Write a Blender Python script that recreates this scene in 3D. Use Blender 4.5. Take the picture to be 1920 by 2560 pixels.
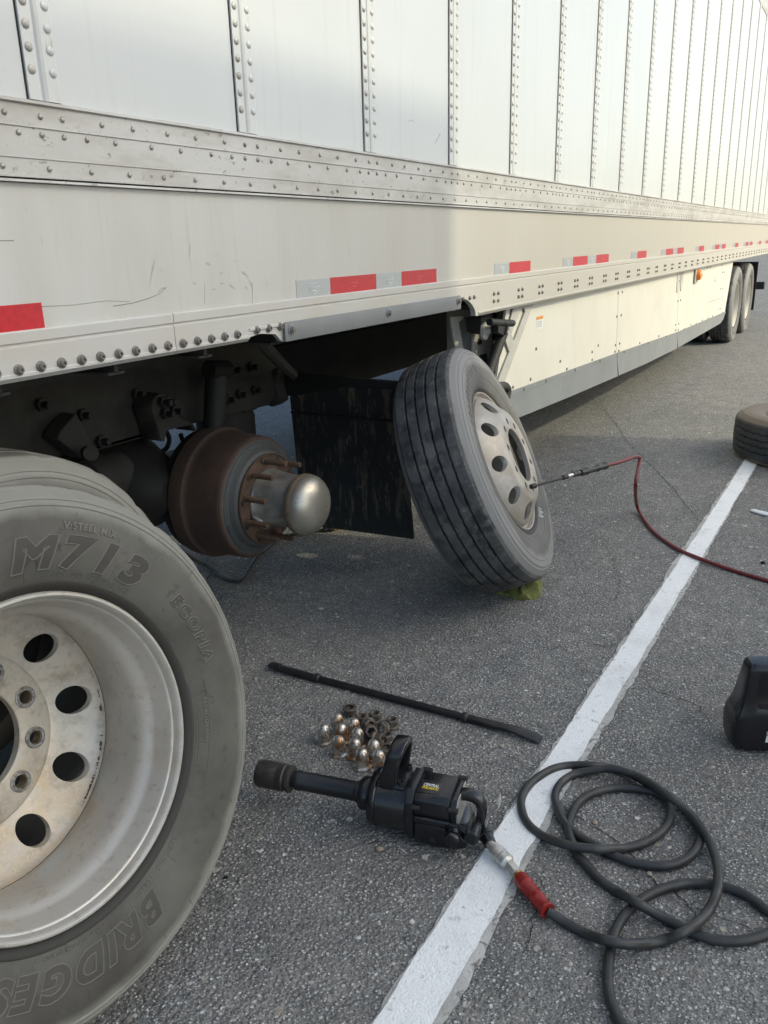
import bpy, bmesh, math, random
from mathutils import Vector, Matrix
R = math.radians
random.seed(7)
for o in list(bpy.data.objects): bpy.data.objects.remove(o)
scn = bpy.context.scene
col = scn.collection

# ------------------------------------------------------------------ camera
FPX, CAMH = 2060.0, 1.385                 # focal length in photo pixels, eye height
YAW, PITCH, ROLL = 1.04933, -.314324, -.0264086
_f = Vector((math.cos(PITCH)*math.sin(YAW), math.cos(PITCH)*math.cos(YAW), math.sin(PITCH)))
_r = _f.cross(Vector((0, 0, 1))).normalized(); _u = _r.cross(_f)
RT = math.cos(ROLL)*_r + math.sin(ROLL)*_u; UP = -math.sin(ROLL)*_r + math.cos(ROLL)*_u; FW = _f
cam = bpy.data.cameras.new('camera'); camo = bpy.data.objects.new('camera', cam); col.objects.link(camo)
cam.sensor_fit = 'HORIZONTAL'; cam.sensor_width = 36; cam.lens = FPX/1920*36
cam.clip_start = .05; cam.clip_end = 3000
camo.matrix_world = Matrix(((RT.x, UP.x, -FW.x, 0), (RT.y, UP.y, -FW.y, 0), (RT.z, UP.z, -FW.z, CAMH), (0, 0, 0, 1)))
scn.camera = camo
scn.render.resolution_x = 768; scn.render.resolution_y = 1024
# ------------------------------------------------------------------ light
SUN_EL, SUN_AZ = R(35), R(164)
w = bpy.data.worlds.new('World'); scn.world = w; w.use_nodes = True
nt = w.node_tree; bg = nt.nodes['Background']
sky = nt.nodes.new('ShaderNodeTexSky'); sky.sky_type = 'NISHITA'; sky.sun_disc = False
sky.sun_elevation = SUN_EL; sky.sun_rotation = SUN_AZ
sky.air_density = .75; sky.dust_density = 3.0; sky.ozone_density = .3
nt.links.new(sky.outputs[0], bg.inputs[0]); bg.inputs[1].default_value = .15
sl = bpy.data.lights.new('sun', 'SUN'); sl.energy = 1.0; sl.angle = R(.5); sl.color = (1, .88, .66)
so = bpy.data.objects.new('sun', sl); col.objects.link(so)
sdir = Vector((math.sin(SUN_AZ)*math.cos(SUN_EL), math.cos(SUN_AZ)*math.cos(SUN_EL), math.sin(SUN_EL)))
so.rotation_euler = sdir.to_track_quat('Z', 'Y').to_euler(); so.location = (4, -12, 12)
vs = scn.view_settings; vs.view_transform = 'Standard'; vs.look = 'None'; vs.gamma = 1; vs.exposure = 1.0
vs.use_curve_mapping = False
vs.use_white_balance = True; vs.white_balance_temperature = 6500; vs.white_balance_tint = 0

# ------------------------------------------------------------------ pixel -> place
CAMP = Vector((0, 0, CAMH))
def ray(px, py): return FW + RT*((px-960)/FPX) + UP*((1280-py)/FPX)
def G(px, py, z=0.0):                      # on a level plane at height z
    d = ray(px, py); return CAMP + d*((z-CAMH)/d.z)
def T(px, py, y):                          # on an upright plane parallel to the trailer
    d = ray(px, py); return CAMP + d*(y/d.y)
def PX(px, py, x):                         # on an upright plane across the trailer
    d = ray(px, py); return CAMP + d*(x/d.x)
def proj(P):
    v = Vector(P)-CAMP; d = v.dot(FW)
    if d < .05: return None
    return (960+FPX*v.dot(RT)/d, 1280-FPX*v.dot(UP)/d, d)

# ------------------------------------------------------------------ mesh helpers
class MB:
    def __init__(s): s.v = []; s.f = []
    def add(s, v, f):
        n = len(s.v); s.v += [tuple(p) for p in v]; s.f += [tuple(i+n for i in q) for q in f]; return s
    def box(s, a, b):
        x0, y0, z0 = [min(p, q) for p, q in zip(a, b)]; x1, y1, z1 = [max(p, q) for p, q in zip(a, b)]
        return s.add([(x0,y0,z0),(x1,y0,z0),(x1,y1,z0),(x0,y1,z0),(x0,y0,z1),(x1,y0,z1),(x1,y1,z1),(x0,y1,z1)],
                     [(0,3,2,1),(4,5,6,7),(0,1,5,4),(1,2,6,5),(2,3,7,6),(3,0,4,7)])
    def xf(s, M):
        s.v = [tuple(M @ Vector(p)) for p in s.v]; return s
    def lathe(s, prof, n=48, closed=False, cap0=False, cap1=False, fn=None):
        m = len(prof); V = []
        for i in range(n):
            t = 2*math.pi*i/n
            for j, (r, z) in enumerate(prof):
                if fn: r, z = fn(r, z, t, j)
                V.append((r*math.cos(t), r*math.sin(t), z))
        F = []
        for i in range(n):
            k = (i+1) % n
            for j in range(m if closed else m-1):
                l = (j+1) % m
                F.append((i*m+j, k*m+j, k*m+l, i*m+l))
        if cap0: F.append(tuple(i*m for i in reversed(range(n))))
        if cap1: F.append(tuple(i*m+m-1 for i in range(n)))
        return s.add(V, F)
    def prism(s, poly, d):                  # closed polygon of Vectors pushed along d
        n = len(poly); d = Vector(d); V = [Vector(p) for p in poly]; V += [p+d for p in V]
        F = [tuple(range(n)), tuple(reversed(range(n, 2*n)))]
        F += [(i, i+n, (i+1) % n+n, (i+1) % n) for i in range(n)]
        F = [tuple(reversed(q)) for q in F]
        return s.add(V, F)
    def tube(s, pts, r, n=10, caps=True):
        pts = [Vector(p) for p in pts]; rr = r if isinstance(r, (list, tuple)) else [r]*len(pts)
        t0 = (pts[1]-pts[0]).normalized(); ref = Vector((0, 0, 1)) if abs(t0.z) < .9 else Vector((1, 0, 0))
        a = t0.cross(ref).normalized(); V = []; F = []
        for i, p in enumerate(pts):
            t = (pts[min(i+1, len(pts)-1)]-pts[max(i-1, 0)]).normalized()
            a = (a - t*a.dot(t)).normalized(); b = t.cross(a)
            for k in range(n):
                q = 2*math.pi*k/n; V.append(p+(a*math.cos(q)+b*math.sin(q))*rr[i])
        for i in range(len(pts)-1):
            for k in range(n):
                F.append((i*n+k, i*n+(k+1) % n, (i+1)*n+(k+1) % n, (i+1)*n+k))
        if caps: F += [tuple(reversed(range(n))), tuple((len(pts)-1)*n+k for k in range(n))]
        return s.add(V, F)
    def loft(s, rings, cap=True):
        n = len(rings[0]); V = [p for r in rings for p in r]; F = []
        for i in range(len(rings)-1):
            for k in range(n): F.append((i*n+k, i*n+(k+1) % n, (i+1)*n+(k+1) % n, (i+1)*n+k))
        if cap: F += [tuple(reversed(range(n))), tuple((len(rings)-1)*n+k for k in range(n))]
        return s.add(V, F)
    def mesh(s, name, bevel=0, segs=2, smooth=35):
        me = bpy.data.meshes.new(name); me.from_pydata(s.v, [], s.f)
        if bevel:
            bm = bmesh.new(); bm.from_mesh(me)
            bmesh.ops.remove_doubles(bm, verts=bm.verts, dist=1e-6)
            bmesh.ops.recalc_face_normals(bm, faces=bm.faces)
            ed = [e for e in bm.edges if len(e.link_faces) == 2 and e.calc_face_angle(0) > R(25)]
            bmesh.ops.bevel(bm, geom=ed, offset=bevel, segments=segs, profile=.5, affect='EDGES', clamp_overlap=True)
            bm.to_mesh(me); bm.free()
        finish(me, smooth); return me
def finish(me, smooth=35):
    me.update()
    if smooth:
        me.polygons.foreach_set('use_smooth', [True]*len(me.polygons)); me.set_sharp_from_angle(angle=R(smooth))
def catmull(P, sub=6, closed=False):
    P = [Vector(p) for p in P]; n = len(P); out = []
    for i in range(n-1):
        p0, p1, p2, p3 = P[max(i-1, 0)], P[i], P[i+1], P[min(i+2, n-1)]
        for k in range(sub):
            t = k/sub
            out.append(.5*((2*p1)+(p2-p0)*t+(2*p0-5*p1+4*p2-p3)*t*t+(3*p1-p0-3*p2+p3)*t**3))
    out.append(P[-1]); return out
OFF = {}
def link(name, me, m=None, parent=None, loc=None, mat4=None):
    o = bpy.data.objects.new(name, me); col.objects.link(o)
    if m is not None and me is not None and not me.materials: me.materials.append(m)
    if parent is not None:
        o.parent = parent; off = OFF.get(parent.name, Vector((0, 0, 0)))
    else: off = Vector((0, 0, 0))
    OFF[o.name] = off
    if mat4 is not None:
        o.matrix_local = Matrix.Translation(-off) @ mat4; OFF[o.name] = Vector((0, 0, 0))
    elif loc is not None:
        o.location = Vector(loc)-off; OFF[o.name] = Vector((0, 0, 0))
    else: o.location = (0, 0, 0)
    return o
def part(name, mb, m, parent, bevel=0, segs=2, smooth=35, label=None):
    off = OFF.get(parent.name, Vector((0, 0, 0))) if parent is not None else Vector((0, 0, 0))
    if off.length: mb.v = [tuple(Vector(p)-off) for p in mb.v]
    o = link(name, mb.mesh(name, bevel, segs, smooth), m, parent)
    if label: o['label'] = label
    return o
def tag(o, label, cat, group=None):
    o['label'] = label; o['category'] = cat
    if group: o['group'] = group
    return o
def thing(name, label, cat, loc=(0, 0, 0), mat4=None, group=None):
    o = bpy.data.objects.new(name, None); col.objects.link(o); o.empty_display_size = .1
    if mat4 is not None: o.matrix_world = mat4; OFF[o.name] = Vector((0, 0, 0))
    else: o.location = loc; OFF[o.name] = Vector(loc)
    return tag(o, label, cat, group)
def solo(name, mb, m, label, cat, loc, bevel=0, group=None, smooth=35):   # a thing of one mesh, origin at loc
    mb.v = [tuple(Vector(p)-Vector(loc)) for p in mb.v]
    o = link(name, mb.mesh(name, bevel, 2, smooth), m); o.location = loc
    return tag(o, label, cat, group)
def basis(c, x, y, z): return Matrix(((x[0],y[0],z[0],c[0]),(x[1],y[1],z[1],c[1]),(x[2],y[2],z[2],c[2]),(0,0,0,1)))
def wheel_frame(c, az, tilt):
    n = Vector((math.sin(az)*math.cos(tilt), -math.cos(az)*math.cos(tilt), math.sin(tilt)))
    a = Vector((0, 0, 1)).cross(n).normalized(); return basis(c, a, n.cross(a), n)

# ------------------------------------------------------------------ materials
def mat(name, c, rough=.6, metal=0., var=(), bump=(), spec=.5, coat=0., rvar=0., rnd=True, emit=None):
    """c base colour; var: (scale, colour, lo, hi, (sx,sy,sz)) noise-mixed layers; bump: (scale, strength)."""
    m = bpy.data.materials.new(name); m.use_nodes = True; t = m.node_tree; N = t.nodes; L = t.links
    b = N['Principled BSDF']; b.inputs['Roughness'].default_value = rough; b.inputs['Metallic'].default_value = metal
    b.inputs['Specular IOR Level'].default_value = spec; b.inputs['Coat Weight'].default_value = coat
    tc = N.new('ShaderNodeTexCoord'); vec = tc.outputs['Object']
    if rnd:
        oi = N.new('ShaderNodeObjectInfo'); ml = N.new('ShaderNodeMath'); ml.operation = 'MULTIPLY'; ml.inputs[1].default_value = 37.
        L.new(oi.outputs['Random'], ml.inputs[0]); va = N.new('ShaderNodeVectorMath'); va.operation = 'ADD'
        L.new(vec, va.inputs[0]); L.new(ml.outputs[0], va.inputs[1]); vec = va.outputs[0]
    cur = None
    def noise(sc, st=None, det=6., ro=.6):
        v = vec
        if st:
            mp = N.new('ShaderNodeMapping'); mp.inputs['Scale'].default_value = st; L.new(v, mp.inputs[0]); v = mp.outputs[0]
        n = N.new('ShaderNodeTexNoise'); n.inputs['Scale'].default_value = sc; n.inputs['Detail'].default_value = det
        n.inputs['Roughness'].default_value = ro; L.new(v, n.inputs['Vector']); return n.outputs[0]
    m['_'] = 0
    base = N.new('ShaderNodeRGB'); base.outputs[0].default_value = (*c, 1); cur = base.outputs[0]; lastfac = None
    for L_ in var:
        sc, c2, lo, hi = L_[:4]; st = L_[4] if len(L_) > 4 else None
        mr = N.new('ShaderNodeMapRange'); mr.inputs[1].default_value = lo; mr.inputs[2].default_value = hi
        L.new(noise(sc, st), mr.inputs[0])
        mx = N.new('ShaderNodeMix'); mx.data_type = 'RGBA'; L.new(mr.outputs[0], mx.inputs[0])
        L.new(cur, mx.inputs[6]); mx.inputs[7].default_value = (*c2, 1); cur = mx.outputs[2]; lastfac = mr.outputs[0]
    L.new(cur, b.inputs['Base Color'])
    if rvar:
        mr = N.new('ShaderNodeMapRange'); mr.inputs[1].default_value = .3; mr.inputs[2].default_value = .7
        mr.inputs[3].default_value = max(.03, rough-rvar); mr.inputs[4].default_value = min(1, rough+rvar)
        L.new(noise(var[0][0] if var else 8), mr.inputs[0]); L.new(mr.outputs[0], b.inputs['Roughness'])
    h = None
    for sc, st in bump:
        bn = N.new('ShaderNodeBump'); bn.inputs['Strength'].default_value = st; bn.inputs['Distance'].default_value = .01
        L.new(noise(sc), bn.inputs['Height'])
        if h is not None: L.new(h, bn.inputs['Normal'])
        h = bn.outputs[0]
    if h is not None: L.new(h, b.inputs['Normal'])
    if emit: b.inputs['Emission Color'].default_value = (*emit, 1); b.inputs['Emission Strength'].default_value = 1
    return m

def asphalt_material():
    m = bpy.data.materials.new('asphalt'); m.use_nodes = True; t = m.node_tree; N = t.nodes; L = t.links
    b = N['Principled BSDF']; b.inputs['Roughness'].default_value = .85; b.inputs['Specular IOR Level'].default_value = .3
    tc = N.new('ShaderNodeTexCoord'); V = tc.outputs['Object']
    def noise(sc, det=5, ro=.6):
        n = N.new('ShaderNodeTexNoise'); n.inputs['Scale'].default_value = sc; n.inputs['Detail'].default_value = det
        n.inputs['Roughness'].default_value = ro; L.new(V, n.inputs['Vector']); return n.outputs[0]
    def rng(x, a, c_, d=0., e=1.):
        r = N.new('ShaderNodeMapRange'); L.new(x, r.inputs[0])
        for i, q in enumerate((a, c_, d, e)): r.inputs[i+1].default_value = q
        return r.outputs[0]
    def mix(f, a, c_):
        x = N.new('ShaderNodeMix'); x.data_type = 'RGBA'; L.new(f, x.inputs[0])
        for i, q in ((6, a), (7, c_)):
            if isinstance(q, tuple): x.inputs[i].default_value = (*q, 1)
            else: L.new(q, x.inputs[i])
        return x.outputs[2]
    def mul(a, c_):
        x = N.new('ShaderNodeMath'); x.operation = 'MULTIPLY'; L.new(a, x.inputs[0])
        if isinstance(c_, float): x.inputs[1].default_value = c_
        else: L.new(c_, x.inputs[1])
        return x.outputs[0]
    # warp so that the stones are chips, not circles
    wn = N.new('ShaderNodeTexNoise'); wn.inputs['Scale'].default_value = 120; L.new(V, wn.inputs['Vector'])
    sv = N.new('ShaderNodeVectorMath'); sv.operation = 'SCALE'; sv.inputs['Scale'].default_value = .006
    L.new(wn.outputs['Color'], sv.inputs[0]); av = N.new('ShaderNodeVectorMath'); L.new(V, av.inputs[0]); L.new(sv.outputs[0], av.inputs[1])
    c0 = mix(rng(noise(1.1, 4), .35, .65), (.195, .189, .178), (.26, .25, .234))
    c0 = mix(rng(noise(7, 6), .35, .7), c0, (.118, .118, .117))
    c0 = mix(mul(rng(noise(.75, 6, .65), .50, .68), .55), c0, (.075, .073, .070))
    c0 = mix(mul(rng(noise(2.3, 7, .7), .58, .80), .25), c0, (.29, .285, .27))
    c0 = mix(mul(rng(noise(5.5, 8, .7), .58, .66), .6), c0, (.065, .064, .063))
    c0 = mix(mul(rng(noise(28, 5, .7), .50, .62), .75), c0, (.105, .103, .100))
    c0 = mix(mul(rng(noise(17, 6, .7), .55, .66), .6), c0, (.29, .285, .27))
    c0 = mix(mul(rng(noise(420, 3), .45, .7), .8), c0, (.34, .335, .32))
    c0 = mix(mul(rng(noise(230, 3), .50, .64), .85), c0, (.045, .044, .044))
    hs = []
    for sc, lo, rad, cA, cB in ((190, .50, .52, (.55, .545, .53), (.24, .235, .22)), (98, .62, .46, (.68, .67, .64), (.27, .25, .215)), (52, .74, .40, (.62, .61, .58), (.22, .20, .17)), (30, .93, .36, (.60, .56, .49), (.30, .265, .215))):
        v = N.new('ShaderNodeTexVoronoi'); v.inputs['Scale'].default_value = sc; v.inputs['Randomness'].default_value = 1
        L.new(av.outputs[0], v.inputs['Vector'])
        sep = N.new('ShaderNodeSeparateColor'); L.new(v.outputs['Color'], sep.inputs[0])
        pick = rng(sep.outputs[0], lo, lo+.01)
        # size differs from stone to stone
        rr = rng(sep.outputs[2], 0, 1, rad*.45, rad)
        sb = N.new('ShaderNodeMath'); sb.operation = 'SUBTRACT'; L.new(rr, sb.inputs[0]); L.new(v.outputs['Distance'], sb.inputs[1])
        fac = mul(pick, rng(sb.outputs[0], 0, .06))
        c0 = mix(fac, c0, mix(sep.outputs[1], cA, cB)); hs.append(fac)
    L.new(c0, b.inputs['Base Color'])
    v = N.new('ShaderNodeTexVoronoi'); v.inputs['Scale'].default_value = 98; L.new(av.outputs[0], v.inputs['Vector'])
    bn = N.new('ShaderNodeBump'); bn.inputs['Strength'].default_value = 1.; bn.inputs['Distance'].default_value = .006; bn.invert = True
    L.new(v.outputs['Distance'], bn.inputs['Height'])
    b2 = N.new('ShaderNodeBump'); b2.inputs['Strength'].default_value = .5; b2.inputs['Distance'].default_value = .004
    L.new(noise(330, 3), b2.inputs['Height']); L.new(bn.outputs[0], b2.inputs['Normal']); L.new(b2.outputs[0], b.inputs['Normal'])
    return m

M = {}
M['asphalt'] = asphalt_material()
M['crack'] = mat('crack', (.012, .012, .012), 1)
M['paint'] = mat('line_paint', (.90, .905, .91), .6, var=((7, (.78, .78, .775), .5, .7), (34, (.60, .60, .59), .60, .70), (75, (.40, .39, .38), .655, .70), (14, (.26, .25, .24), .68, .71, (1, 1, 1)), (170, (.70, .70, .69), .58, .72)), bump=((180, .5), (40, .3)))
M['old_paint'] = mat('old_line_paint', (.58, .57, .54), .8, var=((60, (.20, .195, .185), .53, .64), (9, (.36, .35, .33), .4, .7)), bump=((200, .6),))
M['panel'] = mat('trailer_white_paint', (.565, .578, .585), .34, var=((1.2, (.53, .543, .547), .4, .7), (9, (.50, .505, .50), .56, .78, (2.5, 1, .10)), (60, (.40, .385, .36), .69, .78, (1, 1, .35)), (130, (.33, .31, .28), .74, .80, (.7, 1, 1))), bump=((1.6, .03), (5, .008)), coat=.15, rnd=False)
M['splice'] = mat('splice_aluminium', (.57, .575, .57), .38, .1, var=((14, (.44, .42, .39), .5, .8, (1, 1, .15)), (50, (.40, .37, .33), .62, .74, (1, 1, .3))), rnd=False)
M['rail'] = mat('rail_aluminium', (.50, .485, .465), .48, .25, var=((2.2, (.55, .54, .53), .4, .7), (7, (.38, .355, .32), .45, .72, (.5, 1, 2)), (3, (.33, .31, .28), .58, .76, (.8, 1, .6)), (70, (.20, .18, .155), .62, .72, (.6, 1, 1)), (160, (.17, .15, .13), .64, .72)), bump=((60, .03),), rnd=False)
M['sheet'] = mat('lower_sheet_paint', (.585, .58, .565), .42, var=((2.2, (.52, .50, .46), .42, .70, (1.6, 1, .35)), (22, (.50, .46, .40), .58, .80, (3, 1, .12)), (90, (.33, .30, .26), .69, .76, (1, 1, 1)), (130, (.42, .39, .35), .66, .74, (1, 1, .25))), bump=((2, .015),), rnd=False)
M['brail'] = mat('bottom_rail_aluminium', (.565, .555, .54), .45, .2, var=((6, (.54, .50, .45), .45, .75, (.6, 1, 1.5)), (80, (.30, .26, .22), .69, .78)), bump=((80, .03),), rnd=False)
M['rivet'] = mat('rivet_steel', (.42, .40, .37), .5, .6, var=((80, (.25, .21, .17), .5, .7),))
M['rivet2'] = mat('rivet_weathered', (.44, .42, .385), .45, .3, var=((60, (.33, .30, .26), .45, .7),))
M['bolt'] = mat('bolt_steel', (.20, .185, .17), .55, .5, var=((90, (.30, .26, .22), .45, .7),))
M['seal'] = mat('black_seal', (.02, .02, .02), .8)
M['guard'] = mat('grey_guard_plate', (.21, .215, .22), .5, var=((5, (.175, .18, .185), .4, .7), (40, (.42, .42, .41), .70, .78, (2, 1, .3))))
M['skirt'] = mat('skirt_white', (.61, .59, .53), .5, var=((3, (.57, .545, .48), .4, .7), (12, (.54, .51, .44), .58, .75, (1, 1, .2)), (45, (.50, .46, .38), .70, .80)))
M['flap'] = mat('skirt_grey_rubber', (.20, .21, .22), .6, var=((3, (.17, .18, .19), .4, .7), (14, (.26, .265, .27), .58, .75, (1, 1, .4))))
M['red'] = mat('reflective_red', (.52, .018, .03), .3, var=((70, (.42, .012, .025), .4, .7),), coat=.3)
M['silver'] = mat('reflective_silver', (.44, .46, .47), .28, .25, coat=.3)
M['pink'] = mat('tape_print_red', (.62, .10, .12), .4)
M['wprint'] = mat('tape_print_white', (.66, .68, .69), .4)
M['dark'] = mat('chassis_black', (.010, .010, .0095), .65, var=((9, (.020, .0185, .0165), .45, .75),), bump=((60, .06),))
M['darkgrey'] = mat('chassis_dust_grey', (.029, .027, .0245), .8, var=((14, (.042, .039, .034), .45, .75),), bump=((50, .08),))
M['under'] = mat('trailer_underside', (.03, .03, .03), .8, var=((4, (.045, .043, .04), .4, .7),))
M['rubber'] = mat('black_rubber', (.035, .035, .036), .62, var=((9, (.055, .054, .052), .45, .7),), bump=((150, .06),))
M['mudflap'] = mat('mudflap_rubber', (.018, .020, .020), .55, var=((6, (.03, .032, .032), .4, .7), (16, (.105, .088, .070), .535, .57, (1, 1.6, .26)), (45, (.13, .108, .085), .58, .62, (1, 1.4, .34)), (5, (.02, .022, .022), .48, .60)), bump=((60, .08),))
M['rust'] = mat('drum_rust', (.075, .046, .035), .85, var=((7, (.045, .032, .027), .4, .7), (60, (.13, .07, .045), .6, .8)), bump=((120, .10),))
M['rustlight'] = mat('flange_rust', (.105, .066, .047), .8, var=((25, (.065, .045, .036), .4, .7), (60, (.17, .105, .068), .6, .75)), bump=((150, .15),))
M['drumface'] = mat('drum_face_dark', (.075, .082, .086), .6, .2, var=((18, (.16, .15, .14), .58, .72), (5, (.06, .065, .07), .4, .7)), bump=((90, .08),))
M['stud'] = mat('stud_rust', (.115, .075, .053), .65, .4, var=((60, (.25, .145, .07), .56, .7), (90, (.10, .07, .055), .5, .7)), bump=((300, .3),))
M['cast'] = mat('hub_cast_metal', (.46, .455, .44), .36, .65, var=((14, (.28, .26, .235), .45, .7), (60, (.40, .39, .37), .6, .75)), bump=((70, .08),))
M['cap'] = mat('hubcap_steel', (.50, .48, .43), .40, .75, var=((8, (.42, .39, .335), .4, .7), (50, (.42, .30, .14), .60, .70), (120, (.28, .22, .14), .62, .70)), bump=((9, .03), (40, .02)), rvar=.1)
M['capring'] = mat('hubcap_rusty_band', (.24, .20, .15), .6, .5, var=((70, (.40, .27, .13), .52, .68), (50, (.13, .105, .085), .55, .7)))
M['alu'] = mat('wheel_aluminium', (.54, .515, .475), .42, .35, var=((4, (.45, .42, .375), .4, .7), (9, (.43, .365, .285), .56, .74), (60, (.36, .335, .30), .56, .74), (7, (.58, .49, .36), .64, .80)), bump=((60, .03),), rvar=.08)
M['aludisc'] = mat('wheel_disc_aluminium', (.57, .525, .455), .45, .25, var=((5, (.53, .42, .285), .47, .66), (13, (.36, .31, .245), .52, .66), (45, (.38, .345, .29), .52, .70), (11, (.48, .455, .42), .5, .7), (140, (.56, .54, .51), .55, .7)), bump=((90, .05),), rvar=.1)
M['aluflat'] = mat('wheel_face_aluminium', (.41, .375, .33), .5, .35, var=((5, (.34, .30, .255), .4, .7), (40, (.32, .29, .25), .58, .75), (9, (.50, .48, .45), .5, .7)), bump=((60, .04),))
M['grime'] = mat('wheel_seam_grime', (.10, .078, .058), .9, var=((90, (.05, .04, .03), .4, .6),))
M['bush'] = mat('bolt_hole_worn_metal', (.34, .33, .32), .4, .7, var=((90, (.16, .15, .14), .45, .62),), bump=((120, .4),))
M['bronze'] = mat('bolt_hole_bronze', (.36, .25, .12), .5, .6, var=((60, (.2, .16, .1), .4, .7),))
M['iron'] = mat('black_iron', (.022, .022, .023), .42, .3, var=((20, (.035, .034, .033), .45, .7),), bump=((90, .10),))
M['gun'] = mat('wrench_black_paint', (.009, .009, .011), .28, var=((6, (.014, .014, .016), .4, .7), (40, (.05, .047, .045), .66, .78)), bump=((50, .04),), coat=.2, rvar=.08)
M['gunsteel'] = mat('wrench_blued_steel', (.028, .03, .034), .36, .55, var=((12, (.04, .04, .042), .4, .7),), rvar=.08)
M['socket'] = mat('socket_dark_steel', (.055, .05, .047), .5, .5, var=((30, (.10, .085, .07), .5, .7), (90, (.14, .12, .10), .62, .74)), bump=((120, .15),))
M['steel'] = mat('plated_steel', (.60, .585, .55), .36, .6, var=((40, (.38, .37, .34), .45, .7),), bump=((120, .03),))
M['brass'] = mat('brass', (.52, .33, .12), .35, .9)
M['chrome'] = mat('worn_chrome', (.60, .575, .535), .30, .8, var=((28, (.44, .39, .33), .45, .60), (26, (.36, .20, .10), .51, .61), (70, (.17, .105, .07), .58, .68)), bump=((60, .05),), rvar=.1)
M['nut'] = mat('nut_steel', (.125, .11, .096), .5, .5, var=((35, (.21, .13, .078), .52, .70), (60, (.085, .076, .068), .5, .7)), bump=((120, .12),))
M['hose'] = mat('black_hose_rubber', (.024, .025, .026), .45, var=((14, (.045, .044, .042), .45, .7), (5, (.075, .073, .069), .55, .72), (60, (.12, .116, .108), .64, .76)), bump=((160, .06),))
M['redhose'] = mat('red_hose_rubber', (.16, .018, .022), .5, var=((16, (.085, .012, .016), .45, .7), (40, (.22, .06, .05), .62, .75)), bump=((120, .05),))
M['redcuff'] = mat('red_plastic_cuff', (.26, .016, .014), .38, var=((14, (.17, .012, .012), .45, .7),), bump=((90, .05),))
M['jug'] = mat('jug_black_plastic', (.010, .010, .012), .26, var=((5, (.014, .014, .016), .4, .7), (70, (.03, .03, .03), .66, .76)), bump=((7, .05),))
M['white'] = mat('white_print', (.72, .72, .70), .5)
M['yellow'] = mat('yellow_print', (.80, .62, .02), .5)
M['orange'] = mat('orange_print', (.60, .25, .04), .5)
M['amber'] = mat('amber_lens', (.85, .23, .02), .2, coat=.5)
M['green'] = mat('green_print', (.20, .33, .22), .6)
M['label'] = mat('label_film', (.02, .02, .022), .3)
M['rag'] = mat('green_rag', (.19, .20, .055), .85, var=((18, (.08, .09, .03), .4, .65), (60, (.17, .18, .06), .55, .7)), bump=((60, .5), (160, .3)))
M['cream'] = mat('bracket_grey_paint', (.46, .45, .415), .6, var=((6, (.36, .345, .315), .4, .7), (60, (.24, .22, .19), .66, .76)))
M['mud'] = mat('dried_mud', (.46, .40, .32), .9, var=((40, (.54, .49, .42), .4, .7),))
M['scratch'] = mat('bare_scratch', (.33, .31, .285), .5, .3)
M['stone'] = mat('pebble', (.30, .24, .17), .85, var=((40, (.40, .36, .30), .4, .7),))
def rubber_tyre(name, base, dusty, band=(.443, .484), amt=.8, letters=0):
    m = mat(name, base, .7, var=((2.6, tuple(x*.78+y*.22 for x, y in zip(base, dusty)), .45, .72), (5, tuple(x*.72+y*.28 for x, y in zip(base, dusty)), .38, .66), (26, tuple(x*.6 for x in base), .60, .74)), bump=((140, .08),))
    t = m.node_tree; N = t.nodes; L = t.links; b = N['Principled BSDF']
    src = b.inputs['Base Color'].links[0].from_socket
    tc = N.new('ShaderNodeTexCoord'); sx = N.new('ShaderNodeSeparateXYZ'); L.new(tc.outputs['Object'], sx.inputs[0])
    cx = N.new('ShaderNodeCombineXYZ'); L.new(sx.outputs[0], cx.inputs[0]); L.new(sx.outputs[1], cx.inputs[1])
    ln = N.new('ShaderNodeVectorMath'); ln.operation = 'LENGTH'; L.new(cx.outputs[0], ln.inputs[0])
    nz = N.new('ShaderNodeTexNoise'); nz.inputs['Scale'].default_value = 11; nz.inputs['Detail'].default_value = 6; L.new(tc.outputs['Object'], nz.inputs[0])
    ml = N.new('ShaderNodeMath'); ml.operation = 'MULTIPLY_ADD'; L.new(nz.outputs[0], ml.inputs[0]); ml.inputs[1].default_value = .05; L.new(ln.outputs[1], ml.inputs[2])
    r1 = N.new('ShaderNodeMapRange'); L.new(ml.outputs[0], r1.inputs[0]); r1.inputs[1].default_value = band[0]+.015; r1.inputs[2].default_value = band[0]+.04
    r2 = N.new('ShaderNodeMapRange'); L.new(ml.outputs[0], r2.inputs[0]); r2.inputs[1].default_value = band[1]+.012; r2.inputs[2].default_value = band[1]+.03; r2.inputs[3].default_value = 1; r2.inputs[4].default_value = 0
    mm = N.new('ShaderNodeMath'); mm.operation = 'MULTIPLY'; L.new(r1.outputs[0], mm.inputs[0]); L.new(r2.outputs[0], mm.inputs[1])
    m2 = N.new('ShaderNodeMath'); m2.operation = 'MULTIPLY'; L.new(mm.outputs[0], m2.inputs[0]); m2.inputs[1].default_value = amt
    mx = N.new('ShaderNodeMix'); mx.data_type = 'RGBA'; L.new(m2.outputs[0], mx.inputs[0]); L.new(src, mx.inputs[6]); mx.inputs[7].default_value = (*dusty, 1)
    # clean dark rubber beside the rim
    r3 = N.new('ShaderNodeMapRange'); L.new(ln.outputs[1], r3.inputs[0]); r3.inputs[1].default_value = .3125; r3.inputs[2].default_value = .3145; r3.inputs[3].default_value = 1; r3.inputs[4].default_value = 0
    my = N.new('ShaderNodeMix'); my.data_type = 'RGBA'; L.new(r3.outputs[0], my.inputs[0]); L.new(mx.outputs[2], my.inputs[6]); my.inputs[7].default_value = (*[x*.55 for x in base], 1)
    L.new(my.outputs[2], b.inputs['Base Color']); return m
M['tyre_near'] = rubber_tyre('tyre_dusty_rubber', (.056, .052, .045), (.27, .262, .235), band=(.432, .500), amt=.75)
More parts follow.
